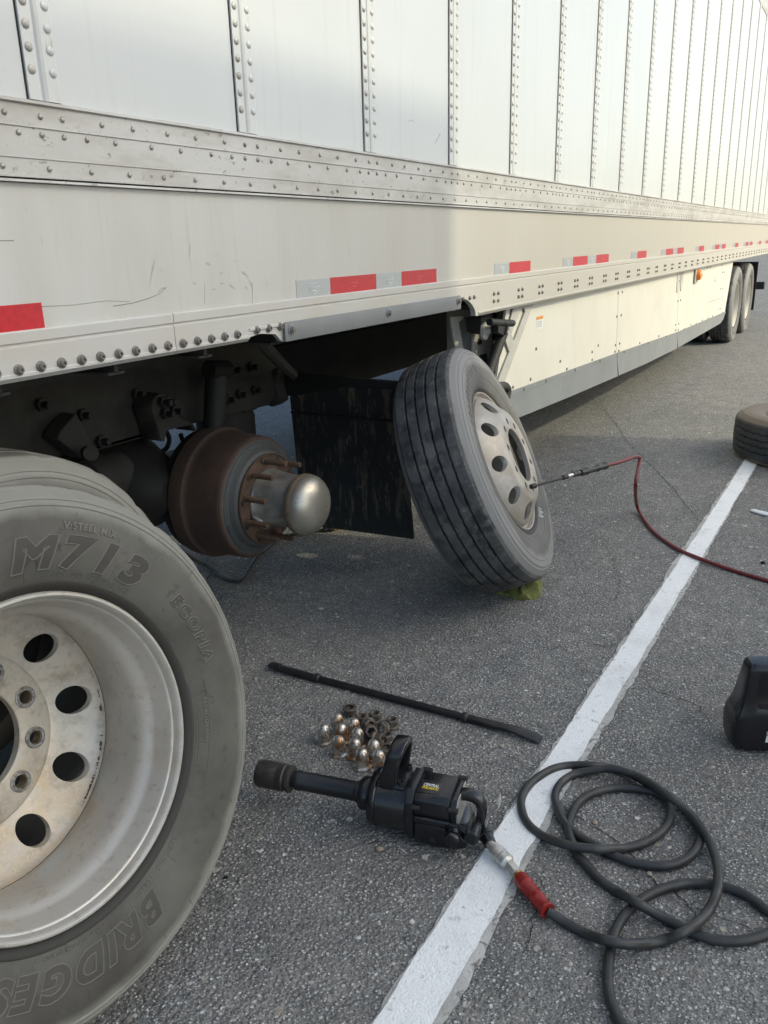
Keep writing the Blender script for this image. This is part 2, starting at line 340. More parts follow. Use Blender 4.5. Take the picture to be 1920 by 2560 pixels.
M['tyre_tread'] = mat('tyre_tread_rubber', (.070, .072, .073), .68, var=((7, (.135, .133, .128), .45, .66), (40, (.18, .175, .163), .58, .70), (15, (.036, .038, .040), .50, .62)), bump=((140, .14), (30, .25)))
M['tyre_lean'] = rubber_tyre('tyre_grey_rubber', (.088, .083, .078), (.25, .247, .245), band=(.405, .492), amt=.75)
M['tyre_text'] = mat('tyre_letter_rubber', (.055, .051, .046), .72, var=((5, (.074, .069, .061), .4, .7),))
M['tyre_edge'] = mat('tyre_letter_edge_rubber', (.135, .128, .113), .65)
M['tyre_lying'] = rubber_tyre('tyre_brown_rubber', (.175, .140, .105), (.20, .165, .125), band=(.30, .50), amt=.5)

def rear_spray(m, colr, x0, x1, amt):
    t = m.node_tree; N = t.nodes; L = t.links; b = N['Principled BSDF']; src = b.inputs['Base Color'].links[0].from_socket
    tc = N.new('ShaderNodeTexCoord'); sx = N.new('ShaderNodeSeparateXYZ'); L.new(tc.outputs['Object'], sx.inputs[0])
    nz = N.new('ShaderNodeTexNoise'); nz.inputs['Scale'].default_value = 2.5; nz.inputs['Detail'].default_value = 5; L.new(tc.outputs['Object'], nz.inputs[0])
    ad = N.new('ShaderNodeMath'); ad.operation = 'MULTIPLY_ADD'; L.new(nz.outputs[0], ad.inputs[0]); ad.inputs[1].default_value = 1.6; L.new(sx.outputs[0], ad.inputs[2])
    mr = N.new('ShaderNodeMapRange'); L.new(ad.outputs[0], mr.inputs[0]); mr.inputs[1].default_value = x0; mr.inputs[2].default_value = x1; mr.inputs[4].default_value = amt
    mx = N.new('ShaderNodeMix'); mx.data_type = 'RGBA'; L.new(mr.outputs[0], mx.inputs[0]); L.new(src, mx.inputs[6]); mx.inputs[7].default_value = (*colr, 1); L.new(mx.outputs[2], b.inputs['Base Color'])
rear_spray(M['sheet'], (.41, .38, .325), -5.5, -2.0, .85); rear_spray(M['brail'], (.46, .43, .375), -5.5, -2.0, .7)
# ------------------------------------------------------------------ ground
D = 1.4345                                 # y of the trailer's side
def struct(name, mb, m, parent=None, smooth=0):
    o = part(name, mb, m, parent, smooth=smooth)
    if parent is None: o['kind'] = 'structure'
    return o
ground = struct('ground', MB().add([(-300,-300,0),(300,-300,0),(300,300,0),(-300,300,0)], [(0,1,2,3)]), M['asphalt'])
def strip(Lp, Rp, z, jit, step=.02):
    A = [G(*q) for q in Lp]; B = [G(*q) for q in Rp]
    A = [A[0]-(A[1]-A[0])*1.5]+A+[A[-1]+(A[-1]-A[-2]).normalized()*14]; B = [B[0]-(B[1]-B[0])*1.5]+B+[B[-1]+(B[-1]-B[-2]).normalized()*14]
    def at(P, x):
        for p, q in zip(P, P[1:]):
            if p.x <= x <= q.x or q is P[-1]: return p.y+(q.y-p.y)*(x-p.x)/(q.x-p.x)
        return P[0].y
    xs = []; x = max(A[0].x, B[0].x)
    while x < min(A[-1].x, B[-1].x): xs.append(x); x += step if x < 6 else .4
    mb = MB(); V = []; F = []; ja = jb = 0
    for i, x in enumerate(xs):
        ja = ja*.7+random.gauss(0, jit); jb = jb*.7+random.gauss(0, jit)
        V += [(x, at(A, x)+ja, z), (x, at(B, x)+jb, z)]
        if i: F.append((2*i-2, 2*i-1, 2*i+1, 2*i))
    return mb.add(V, F)
old = struct('old_painted_line', strip([(925,2560),(1231,2090),(1390,1860),(1560,1600),(1722,1350),(1750,1310),(1812,1222),(1852,1161)], [(1112,2560),(1294,2225),(1387,2030),(1515,1817),(1621,1639),(1770,1380),(1890,1168)], .004, .0022), M['old_paint'])
new = struct('painted_line', strip([(935,2560),(1237,2090),(1400,1855),(1567,1600),(1748,1330),(1857,1161)], [(1085,2560),(1272,2225),(1369,2034),(1498,1817),(1606,1643),(1764,1380),(1889,1168)], .007, .0011), M['paint'])
def crack(pts, wd=.0036):
    P = [G(*q, .0085) for q in pts]; Q = []; wd *= random.choice((.6, .8, 1))
    for a, b in zip(P, P[1:]):
        n = max(2, int((b-a).length/.012)); d = (b-a).normalized(); s = Vector((-d.y, d.x, 0))
        Q += [a+(b-a)*(k/n)+s*random.gauss(0, .0035) for k in range(n)]
    Q.append(P[-1]); V = []; F = []
    for i, q in enumerate(Q):
        d = (Q[min(i+1, len(Q)-1)]-Q[max(i-1, 0)]).normalized(); s = Vector((-d.y, d.x, 0))
        e = min(1, i/5, (len(Q)-1-i)/5); hw = wd*.5*random.uniform(.25, 1.25)*max(.1, e); q = q.copy(); q.z = .0025
        V += [q+s*hw, q-s*hw]
        if i: F.append((2*i-2, 2*i-1, 2*i+1, 2*i))
    part('crack', MB().add(V, F), M['crack'], ground, smooth=0)
for c in ([(1330,2150),(1352,2195),(1346,2250),(1320,2330),(1326,2400)], [(1190,1300),(1260,1330)], [(1560,1530),(1590,1560),(1640,1575)], [(1700,2250),(1790,2280),(1860,2310),(1920,2318)], [(1420,1890),(1455,1905),(1500,1900)], [(1395,1120),(1450,1150),(1520,1160)], [(1770,2100),(1830,2120)], [(1463,979),(1504,1014),(1539,1054),(1562,1095),(1608,1141),(1649,1182),(1683,1218),(1719,1265),(1752,1305)],
          [(1606,1682),(1637,1721),(1697,1741),(1741,1756),(1762,1787),(1806,1808)], [(1246,1873),(1298,1899),(1328,1919),(1352,1905)],
          [(1398,1977),(1415,2021),(1446,2038),(1480,2060),(1524,2082),(1550,2112),(1589,2138),(1645,2207),(1710,2242),(1741,2286),(1775,2329)],
          [(1372,1329),(1390,1344),(1415,1357)], [(1500,1340),(1530,1390),(1550,1450),(1540,1500),(1560,1530)], [(1480,1000),(1560,1080)], [(1350,1440),(1385,1445),(1420,1455)],
          [(1460,1600),(1520,1615),(1560,1600)], [(1865,1219),(1900,1224),(1925,1236)]): crack(c)

# ------------------------------------------------------------------ semi trailer
S = .625; X0 = 1.1811
XA, XB = -1.3, 16.2; ZT = 3.83
tr = thing('semi_trailer', 'long white box semi-trailer with riveted panels standing over the removed wheels', 'trailer', (7, D+1.3, 0))
k0 = math.ceil((XA-X0)/S); seams = []
k = k0
while X0+S*k < XB: seams.append(X0+S*k); k += 1
edges = [XA]+seams+[XB]
for a, b in zip(edges, edges[1:]):
    part('side_panel', MB().box((a+.0012, D, 1.655), (b-.0012, D+.012, ZT)), M['panel'], tr, smooth=0)
part('backing_wall', MB().box((XA, D+.016, 1.16), (XB, D+.03, ZT)), M['seal'], tr, smooth=0)
for x in seams:                            # lapped splice with a shallow groove between its rivet rows
    pr = [(0,.001),(0,-.0052),(.0015,-.006),(.022,-.006),(.029,-.0045),(.033,.0002),(.037,-.0045),(.044,-.006),(.070,-.006),(.074,-.0055),(.0755,.001)]
    part('splice_strip', MB().prism([(x+u, D+v, 1.664) for u, v in pr], (0, 0, ZT-1.664)), M['splice'], tr, smooth=0)
    part('seam_gap', MB().box((x-.0035, D-.0012, 1.664), (x+.0002, D+.002, ZT)), M['seal'], tr, smooth=0)
def extr(name, prof, xa, xb, m, smooth=30):   # profile (y offset, z) pushed along the trailer
    return part(name, MB().prism([(xa, D+u, v) for u, v in prof], (xb-xa, 0, 0)), m, tr, smooth=smooth)
extr('belt_rail', [(.014,1.663),(-.004,1.663),(-.013,1.6605),(-.0135,1.6555),(-.007,1.6525),(-.007,1.6165),(-.0085,1.6155),(-.0085,1.614),(-.0055,1.613),(-.0055,1.561),(-.0075,1.560),(-.0075,1.5585),(-.005,1.5575),(-.005,1.528),(-.010,1.5265),(-.010,1.5235),(.014,1.5235)], XA, XB, M['rail'])
extr('belt_seal', [(.013,1.5235),(-.002,1.5235),(-.002,1.520),(.013,1.520)], XA, XB, M['seal'])
extr('belt_lip', [(.014,1.520),(-.009,1.520),(-.0095,1.5155),(.014,1.5145)], XA, XB, M['rail'])
extr('lower_sheet', [(.014,1.514),(.002,1.514),(.002,1.240),(.014,1.240)], XA, XB, M['sheet'], 0)
extr('top_rail', [(.03,ZT+.13),(-.014,ZT+.13),(-.014,ZT+.02),(-.006,ZT-.012),(.03,ZT-.012)], XA, XB, M['rail'])
upper = [(.014,1.2415),(-.006,1.2415),(-.0085,1.2385),(-.0085,1.2195),(-.0045,1.2165),(-.0045,1.2135),(-.0075,1.2105)]
def brail(xa, xb, zb, lip): extr('bottom_rail', upper+[(-.0075,zb+.008),(-.0095,zb+.006),(-.0095,zb),(.0, zb-lip),(.03,zb-lip),(.03,zb+.02),(.014,zb+.03)], xa, xb, M['brail'])
brail(XA, 1.50, 1.1535, .009); brail(1.502, 1.783, 1.1535, .009); brail(1.783, 3.16, 1.172, .004)
# rear run of the bottom rail is deeper and starts with a curved shoulder
cur = [(3.16,1.2105),(3.16,1.168)]+[(3.16+.15*math.sin(a), 1.168-.083*(1-math.cos(a))**.8) for a in [R(q) for q in range(12, 91, 13)]]+[(3.335,1.0850),(3.335,1.2105)]
part('rail_shoulder', MB().prism([(x, D-.0075, z) for x, z in cur], (0, .022, 0)), M['brail'], tr, smooth=0)
extr('bottom_rail', upper+[(.014,1.2105)], 3.16, 3.335, M['brail'])
brail(3.335, XB, 1.094, .012)
# thin crossing piece under the left run, side of the cut-out
part('rail_end_plate', MB().prism([(1.783,D-.006,1.205),(1.783,D-.006,1.155),(1.83,D-.006,1.160),(1.90,D-.006,1.152),(1.93,D-.006,1.128),(1.945,D-.006,1.128),(1.945,D-.006,1.205)], (0,.012,0)), M['brail'], tr, smooth=0)
gp = part('guard_plate', MB().box((1.933, D-.012, 1.127), (3.137, D-.017, 1.181)).box((1.933, D-.014, 1.127), (3.137, D+.02, 1.131)), M['guard'], tr, bevel=.0015)
# far roof, floor, end walls, the other side
part('roof', MB().box((XA, D+.02, ZT+.10), (XB, D+2.58, ZT+.125)), M['panel'], tr, smooth=0)
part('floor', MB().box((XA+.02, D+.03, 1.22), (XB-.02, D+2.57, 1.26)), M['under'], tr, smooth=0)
part('far_side_wall', MB().box((XA, D+2.575, 1.05), (XB, D+2.60, ZT+.1)), M['panel'], tr, smooth=0)
part('front_wall', MB().box((XA-.03, D+.03, 1.22), (XA, D+2.57, ZT+.1)), M['panel'], tr, smooth=0)
part('rear_door', MB().box((XB, D+.03, 1.16), (XB+.03, D+2.57, ZT+.1)), M['panel'], tr, smooth=0)
x = XA+.2
while x < XB-.2:
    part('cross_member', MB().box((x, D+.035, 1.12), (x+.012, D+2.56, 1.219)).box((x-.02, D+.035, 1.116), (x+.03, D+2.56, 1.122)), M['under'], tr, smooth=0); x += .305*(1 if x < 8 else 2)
# rivets and bolts: the 300 largest on the picture as pieces, the rest in one mesh
def dome_mesh(name, r, h, n=10, rings=((1,0),(1,.25),(.8,.7),(.42,.95),(0.02,1))):
    mb = MB().lathe([(r*a, h*b) for a, b in rings], n, cap1=True); return mb
RIV = {}
rl = []                                    # (kind, pos)
for x in seams:
    z = 1.716
    while z < ZT-.03: rl.append(('e', (x+.0125, D-.006, z))); rl.append(('a', (x+.0615, D-.006, z))); z += .0382
    for u in (.016,.068,.169,.256,.361,.456,.561): rl.append(('b', (x+u, D-.007, 1.6345)))
    for u in (-.038,.015,.068,.126,.202,.308,.402,.509): rl.append(('b', (x+u, D-.0055, 1.6025)))
xx = .992
while xx < XB: rl.append(('b', (xx, D-.005, 1.5415))); xx += .1055
xx = 1.062-.052*8
while xx < 1.75: rl.append(('c', (xx, D-.0075, 1.168))); xx += .0517
for xx in (1.816, 1.869, 1.922): rl.append(('c', (xx, D-.0065, 1.171)))
for xx in (3.175, 3.242, 3.288): rl.append(('d', (xx, D-.0075, 1.164)))
xx = 3.506
while xx < XB-.1:
    for u in (0, .05):
        for z in (1.164, 1.1325): rl.append(('d', (xx+u, D-.0075, z)))
    xx += .2905 if int((xx-3.5)/.3) % 2 else .305
Yaxis = Matrix.Rotation(R(90), 4, 'X')     # local z -> world -y
shape = {'a': (dome_mesh('rivet', .0088, .0042), M['splice']), 'b': (dome_mesh('rivet', .0058, .0045), M['rivet']),
         'e': (dome_mesh('rivet', .0088, .0042), M['rivet2']),
         'c': (MB().lathe([(.0115,0),(.0115,.0025),(.0105,.0035),(.0078,.0038),(.0074,.009),(.0062,.0105),(.0035,.0105),(.003,.007)], 12, cap1=True), M['bolt']),
         'd': (MB().lathe([(.0088,0),(.0086,.003),(.006,.007),(.0025,.0085)], 10, cap1=True), M['bolt'])}
for q in shape.values(): q[0].xf(Yaxis)
rmesh = {k: v[0].mesh('rivet' if k in 'abe' else 'bolt') for k, v in shape.items()}
for k in rmesh: rmesh[k].materials.append(shape[k][1])
rad = {'e': .0088, 'a': .0088, 'b': .0058, 'c': .0115, 'd': .0088}
for nm, kinds in (('rivet', 'abe'), ('bolt', 'cd')):
    sc = []
    for kd, P in rl:
        if kd not in kinds: continue
        q = proj(P); inn = q and -20 < q[0] < 1940 and -20 < q[1] < 2580
        sc.append((rad[kd]/q[2] if inn else -1, kd, P))
    sc.sort(key=lambda s: -s[0])
    rest = {}
    for i, (s_, kd, P) in enumerate(sc):
        if i < 300 and s_ > 0: link(nm, rmesh[kd], None, tr, loc=P)
        else: rest.setdefault(kd, []).append(P)
    for kd, PP in rest.items():
        mb = MB(); sv, sf = shape[kd][0].v, shape[kd][0].f
        for P in PP: mb.add([(p[0]+P[0], p[1]+P[1], p[2]+P[2]) for p in sv], sf)
        o = part(nm+'_rows', mb, shape[kd][1], tr); o['kind'] = 'stuff'
for xx in (1.962, 2.534, 3.108):
    o = part('guard_bolt', MB().lathe([(.0165,0),(.016,.002),(.011,.003),(.0105,.007),(.006,.0085),(.004,.005)], 14, cap1=True).xf(Matrix.Translation((xx, D-.017, 1.160)) @ Yaxis), M['guard'], tr)
    part('bolt_head', MB().lathe([(.0085,0),(.0085,.006),(.004,.007)], 6, cap1=True).xf(Matrix.Translation((xx, D-.0235, 1.160)) @ Yaxis), M['bolt'], o)
# text helper: flat letters as a mesh in (x, y), height 1
def letters(txt, size=1., shear=0., outline=0., bold=0., extr=0., spacing=1., align='LEFT'):
    cu = bpy.data.curves.new('t', 'FONT'); cu.body = txt; cu.size = size/.70; cu.shear = shear; cu.space_character = spacing
    cu.offset = bold; cu.extrude = extr; cu.align_x = align; cu.resolution_u = 4
    if outline: cu.fill_mode = 'NONE'; cu.bevel_depth = outline; cu.bevel_resolution = 0; cu.extrude = 0
    ob = bpy.data.objects.new('t', cu); col.objects.link(ob)
    dg = bpy.context.evaluated_depsgraph_get(); ev = ob.evaluated_get(dg); me = ev.to_mesh()
    mb = MB(); mb.add([tuple(v.co) for v in me.vertices], [tuple(p.vertices) for p in me.polygons])
    ev.to_mesh_clear(); bpy.data.objects.remove(ob); bpy.data.curves.remove(cu); return mb
WAB = letters('WABASH', .011, spacing=.95, align='CENTER')
WAB2 = letters('WABASH', .008, spacing=.95, align='CENTER')
def tape(xa, xb, m, white):
    o = part('reflective_tape', MB().box((xa+.0005, D+.0008, 1.2385), (xb-.0005, D+.0025, 1.291)), m, tr, smooth=0)
    q = proj(((xa+xb)/2, D, 1.26))
    if q is None or q[0] > 1560 or q[0] < -50: return o
    cx = (xa+xb)/2; src = WAB if white else WAB2; sc = 1
    t = MB().add(src.v, src.f).xf(Matrix.Translation((cx, D-.0002, 1.266)) @ Matrix.Rotation(R(90), 4, 'X'))
    sh = [(-.026,.011),(.026,.011),(.026,.006),(.02,-.012),(.010,-.016),(0,-.021),(-.010,-.016),(-.02,-.012),(-.026,.006)]
    if white:
        lp = MB()
        for (a, b), (c, d_) in zip(sh, sh[1:]+sh[:1]): lp.tube([(cx+a, D+.0006, 1.268+b), (cx+c, D+.0006, 1.268+d_)], .0008, 4)
        t.add(lp.v, lp.f)
    t.box((cx-.009, D+.0002, 1.257), (cx+.009, D-.0002, 1.260))
    part('tape_print', t, M['wprint'] if white else M['pink'], o, smooth=0); return o
w_, r_ = .180, .283
for kx in range(-1, 6):
    b = 2.024+2.4735*kx
    if b+1 < XB:
        tape(b, b+w_, M['silver'], 1); tape(b+w_, b+w_+r_, M['red'], 0); tape(b+w_+r_, b+2*w_+r_, M['silver'], 1); tape(b+2*w_+r_, b+2*w_+2*r_, M['red'], 0)
    b = 3.545+2.4735*kx
    if -1 < b < XB-.6:
        if kx < 0: tape(.62, .80, M['silver'], 1); tape(.80, 1.143, M['red'], 0); continue
        tape(b-.015, b+w_-.015, M['silver'], 1); tape(b+w_-.015, b+w_+r_-.015, M['red'], 0)
# side skirt
SY = D+.046
def lerp(P, x):
    for (a, b), (c, d_) in zip(P, P[1:]):
        if x <= c or (c, d_) == P[-1]: return b+(d_-b)*(x-a)/(c-a)
TOPF = [(3.79,.664),(5.94,.600),(8.12,.528),(11.2,.474)]; BOT = [(3.88,.519),(6.0,.437),(8.2,.383),(10.84,.372)]
def seamx(k, t): return (5.90+.10*t if k else 8.04+.14*t)
for k, (xa, xb) in enumerate(((3.80,5.93),(5.94,8.10),(8.11,11.42))):
    if k == 0: poly = [(3.80,1.075),(5.885,1.075),(5.935,.601),(3.66,.668)]
    elif k == 1: poly = [(5.892,1.075),(8.055,1.075),(8.112,.529),(5.942,.601)]
    else: poly = [(8.062,1.075),(11.46,1.075),(11.16,.476),(8.120,.529)]
    part('skirt_panel', MB().prism([(x, SY, z) for x, z in poly], (0, .012, 0)), M['skirt'], tr, smooth=0)
for poly in ([(3.795,.672),(5.934,.609),(5.945,.560),(6.0,.437),(4.8,.480),(3.885,.519),(3.80,.60)],
             [(5.944,.609),(8.112,.537),(8.135,.49),(8.195,.383),(6.9,.408),(6.03,.437),(5.952,.56)],
             [(8.120,.537),(11.165,.483),(11.12,.442),(11.04,.40),(10.84,.372),(8.23,.383),(8.142,.49)]):
    fo = part('skirt_flap', MB().prism([(x, SY-.006, z) for x, z in poly], (0, .007, 0)), M['flap'], tr, smooth=0)
    a, b = poly[0], poly[1]
    part('flap_strip', MB().prism([(a[0], SY-.009, a[1]+.002), (b[0], SY-.009, b[1]+.002), (b[0], SY-.009, b[1]-.022), (a[0], SY-.009, a[1]-.022)], (0, .0045, 0)), M['flap'], fo, smooth=0)
sb = MB().lathe([(.009,0),(.008,.004),(.003,.006)], 8, cap1=True).xf(Yaxis).mesh('skirt_bolt'); sb.materials.append(M['bolt'])
def sbolt(px, py, dy=0): 
    P = T(px, py, SY-.0005-dy); link('skirt_bolt', sb, None, tr, loc=P)
z5 = lambda x, y: (1400+x/3.19, 600+y/3.19)
for q in [(462,424),(452,610),(440,838),(437,890),(495,416),(486,600),(474,825),(468,884),(303,841),(255,955),(53,1028),(635,822),(786,766),(938,486),(960,480),(921,676),(944,669),(919,720),(942,715),(1043,676),(1132,641),(1215,607),(1295,577),(1295,257),(1309,256),(1281,389),(1296,386),(1266,550),(1280,547),(951,327),(974,325),(1292,200),(1175,218),(1199,214)]: sbolt(*z5(*q))
for q in [(1282,968),(1326,948),(1400,903),(1340,872),(1480,880)]: sbolt(*q)
for px in (1310,1365,1438,1500,1560,1620,1665,1710,1740,1770): sbolt(px, proj((lambda P: (P.x, SY, lerp(TOPF, P.x)-.004))(T(px, 900, SY)))[1] if False else proj((T(px, 900, SY).x, SY, lerp(TOPF, T(px, 900, SY).x)-.003))[1], .009)
st = part('warning_sticker', MB().prism([T(q[0], q[1], SY-.001) for q in [(1342,792),(1358,788.5),(1357,820),(1341,824)]], (0,.0008,0)), M['wprint'], tr, smooth=0)
part('sticker_header', MB().prism([T(q[0], q[1], SY-.0016) for q in [(1342,792),(1358,788.5),(1357.6,796.5),(1341.6,800)]], (0,.0006,0)), M['orange'], st, smooth=0)
for i in range(4): part('sticker_text', MB().prism([T(q[0], q[1]+i*4.2, SY-.0016) for q in [(1343.5,804),(1355,801.5),(1355,803),(1343.5,805.5)]], (0,.0006,0)), M['scratch'], st, smooth=0)
for i, (a, b) in enumerate((((1786,697),(1789,696)),((1784,701),(1791,699.5)),((1786,704.5),(1791,703)))): part('skirt_print', MB().prism([T(q[0], q[1], SY-.0012) for q in (a, b, (b[0], b[1]+1.6), (a[0], a[1]+1.6))], (0,.001,0)), M['green'], tr, smooth=0)
part('skirt_scuff', MB().prism([T(q[0], q[1], SY-.0012) for q in [(1770,755.5),(1790,748.5),(1812,741),(1812,742),(1790,750),(1770,757)]], (0,.001,0)), M['scratch'], tr, smooth=0)
for xa, xb, zt in ((7.93,8.04,.90),(8.09,8.22,.905)):
    part('skirt_bracket', MB().prism([(xa,SY-.005,1.08),(xb,SY-.005,1.08),(xb-.02,SY-.005,zt+.06),((xa+xb)/2+.015,SY-.005,zt),((xa+xb)/2-.02,SY-.005,zt),(xa+.01,SY-.005,zt+.06)], (0,.005,0)), M['cream'], tr, smooth=0)
P = T(1737, 688, SY); lamp = part('marker_lamp', MB().box((P.x-.07,SY-.005,P.z-.075),(P.x+.10,SY-.02,P.z+.075)), M['cream'], tr, bevel=.004)
part('lens', MB().lathe([(.052,0),(.052,.012),(.042,.035),(.015,.045)], 16, cap1=True).xf(Matrix.Translation((P.x+.02, SY-.02, P.z)) @ Yaxis), M['amber'], lamp)

# landing gear, seen between the leaning wheel and the skirt
z4 = lambda x, y: (1050+x/5.53, 720+y/5.53)
def tp(y, pts): return [T(*z4(*q), y) for q in pts]
def plate(name, y, pts, th, m, parent=None, bevel=.002):
    return part(name, MB().prism(tp(y, pts), (0, th, 0)), m, parent or tr, bevel=bevel, segs=1)
gear = plate('landing_leg', 1.60, [(735,300),(1060,300),(1075,520),(900,1150),(880,1700),(735,1700)], .012, M['cream'])
plate('leg_side', 1.613, [(735,300),(800,300),(800,1700),(735,1700)], .14, M['cream'], gear)
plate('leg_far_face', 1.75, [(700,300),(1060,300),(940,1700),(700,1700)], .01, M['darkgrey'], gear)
plate('brace_plate', 1.62, [(425,400),(735,380),(735,440),(575,445),(540,480),(615,890),(680,1300),(560,1300)], .012, M['cream'])
plate('leg_slot', 1.596, [(840,925),(920,905),(932,940),(932,1000),(890,1130),(850,1100),(815,1020),(815,950)], .003, M['seal'], gear, 0)
plate('skirt_truss', SY-.012, [(1290,285),(1565,228),(1420,620),(1155,1340),(1065,1318),(1237,885),(1165,668),(1235,560),(1300,742),(1455,330),(1440,272),(1405,285),(1262,640),(1225,560)], .006, M['cream'], None, 0)
part('brace_tube', MB().tube(tp(1.47, [(1150,620),(930,1230),(870,1450)]), .024, 12), M['dark'], tr)
part('crank_shaft', MB().tube(tp(1.452, [(960,470),(1120,482),(1280,487)]), .0165, 12), M['dark'], tr)
plate('crank_bracket', 1.445, [(1090,480),(1200,465),(1245,500),(1200,640),(1170,660),(1080,620)], .035, M['dark'])
part('crank_link', MB().tube(tp(1.440, [(1170,480),(1210,500),(1185,640)]), .006, 8), M['darkgrey'], tr)
part('gearbox', MB().prism(tp(1.52, [(850,400),(980,385),(1000,470),(985,620),(900,640),(845,600)]), (0,.08,0)), M['darkgrey'], tr, bevel=.01)
part('gear_cover', MB().lathe([(.045,0),(.042,.012),(.02,.02),(.012,.035)], 16, cap1=True).xf(Matrix.Translation(T(*z4(885,590), 1.52)) @ Yaxis), M['cream'], tr)
part('brace_washer', MB().lathe([(.04,0),(.038,.006)], 16, cap1=True).xf(Matrix.Translation(T(*z4(1225,390), 1.585)) @ Yaxis), M['cream'], tr)
part('stow_handle', MB().tube(catmull(tp(1.445, [(1000,1335),(1090,1358),(1165,1355),(1205,1400),(1195,1490),(1160,1570)]), 4), .021, 12), M['darkgrey'], tr)
for q in [(820,430),(820,582),(810,740),(1020,385),(1010,540),(1010,675),(1035,1165)]:
    part('leg_bolt', MB().lathe([(.016,0),(.016,.012),(.008,.014)], 6, cap1=True).xf(Matrix.Translation(T(*z4(*q), 1.60)) @ Yaxis), M['dark'], tr)
part('landing_foot', MB().box((3.72,1.56,.30),(3.88,1.80,.34)), M['darkgrey'], tr, bevel=.01)
# far skirt and under-floor members that close the view beneath
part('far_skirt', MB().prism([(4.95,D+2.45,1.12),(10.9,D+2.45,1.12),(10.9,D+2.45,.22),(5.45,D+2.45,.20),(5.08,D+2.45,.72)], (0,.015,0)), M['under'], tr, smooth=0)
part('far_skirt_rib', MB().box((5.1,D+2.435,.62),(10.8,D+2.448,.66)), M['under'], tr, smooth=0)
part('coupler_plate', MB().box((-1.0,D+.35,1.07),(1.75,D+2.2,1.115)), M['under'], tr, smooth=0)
part('diagonal_brace', MB().tube([(2.05,1.62,1.13),(2.62,1.95,.95),(2.9,2.1,.86)], .022, 8), M['under'], tr)

# ------------------------------------------------------------------ wheels
TW = -.1175                                # tyre mid plane below the outer lip plane
SIDE = [(.2935,-.014),(.2962,-.002),(.303,.0065),(.309,.0105),(.3122,.0105),(.3140,.0080),(.318,.0105),(.335,.0185),(.36,.025),(.385,.0275),(.41,.0275),(.43,.025),(.4455,.0205),(.4475,.0222),(.4515,.0215),(.4535,.0175),(.4590,.0150),(.4608,.0163),(.4648,.0150),(.4668,.0118),(.474,.006),(.482,-.003),(.4865,-.0095)]
def side_z(r):
    for (a, b), (c, d_) in zip(SIDE, SIDE[1:]):
        if a <= r <= c: return b+(d_-b)*(r-a)/(c-a)
    return 0
def tyre_mb(n=300, grooves=(-.064,-.022,.022,.064), gw=.0045, gd=.010, zig=60, zamp=.0022, notch=0, R0=.497):
    prof = [(r, z, 0) for r, z in SIDE]; hw = .1065
    def cr(d): return R0-.0062*(d/hw)**2
    prof.append((cr(hw)-.001, TW+hw, 0)); ds = []
    for g in sorted(grooves, reverse=True): ds += [(g+gw, 0, 1), (g+gw*.55, gd, 1), (g-gw*.55, gd, 1), (g-gw, 0, 1)]
    last = hw; out = []
    for d, dep, z in ds:
        if last-d > .015: out += [(last-(last-d)*.12, 0, 0), (last-(last-d)*.5, 0, 0), (last-(last-d)*.88, 0, 0)]
        out.append((d, dep, z)); last = d
    out += [(last-(last+hw)*.12, 0, 0), (last-(last+hw)*.5, 0, 0)]
    prof += [(cr(d)-dep, TW+d, z) for d, dep, z in out]
    prof.append((cr(hw)-.001, TW-hw, 0)); prof += [(r, 2*TW-z, 0) for r, z in reversed(SIDE)]
    prof += [(.285, 2*TW+.02, 0), (.272, TW, 0), (.285, -.02, 0)]
    ph = [random.uniform(0, 6.28) for _ in range(6)]
    def fn(r, z, t, j):
        if prof[j][2]:
            u = (t*zig/(2*math.pi)) % 1; z += zamp*(abs(u*2-1)*2-1)
        if notch and r > .468 and abs(z-TW) > .055:
            u = (t*notch/(2*math.pi)) % 1; e = min(1, (abs(z-TW)-.055)/.02)
            if u < .10: r -= .0030*e
            r -= .0008*e*(math.sin(7*t+ph[0])+math.sin(17*t+ph[1])+math.sin(41*t+ph[2]))*.5
        if abs(r-R0) < .02: r += .0007*math.sin(11*t+ph[3])+.0005*math.sin(29*t+ph[4]+z*60)
        return r, z
    mb = MB().lathe([(r, z) for r, z, _ in prof], n, closed=True, fn=fn)
    return mb
BARREL = [(.2865,-.022),(.2935,-.0150),(.2962,-.006),(.2955,.002),(.2925,.0055),(.2885,.0058),(.2855,.003),(.2838,-.003),(.2828,-.010),(.2822,-.0135),(.2795,-.0150),(.2785,-.0165),(.2772,-.021),(.2735,-.038),(.2705,-.052),(.2695,-.0555),(.2672,-.0600),(.2630,-.0660),(.2580,-.0740),(.2545,-.0840),(.2530,-.0960),(.2528,-.1150),(.2535,-.1400),(.2560,-.1650),(.2600,-.1870),(.2650,-.2030),(.2690,-.2120),(.2700,-.2150),(.2825,-.2215),(.2885,-.2375),(.2925,-.2395),(.2955,-.234),(.2962,-.226),(.2935,-.217),(.2865,-.212),(.2840,-.190),(.2760,-.15),(.2680,-.11),(.2760,-.07),(.2845,-.04)]
DISC = [(.2695,-.2160),(.2665,-.2225),(.2585,-.2310),(.2450,-.2420),(.2260,-.2560),(.2050,-.2700),(.1920,-.2780),(.1860,-.2815),(.1815,-.2830),(.1790,-.2810),(.1760,-.2795),(.1700,-.2790),(.1400,-.2790),(.1125,-.2790),(.1100,-.2815),(.1100,-.3000),(.1125,-.3025),(.1400,-.3025),(.1800,-.3025),(.1880,-.3000),(.1960,-.2940),(.2120,-.2815),(.2300,-.2700),(.2480,-.2570),(.2620,-.2440),(.2700,-.2330)]
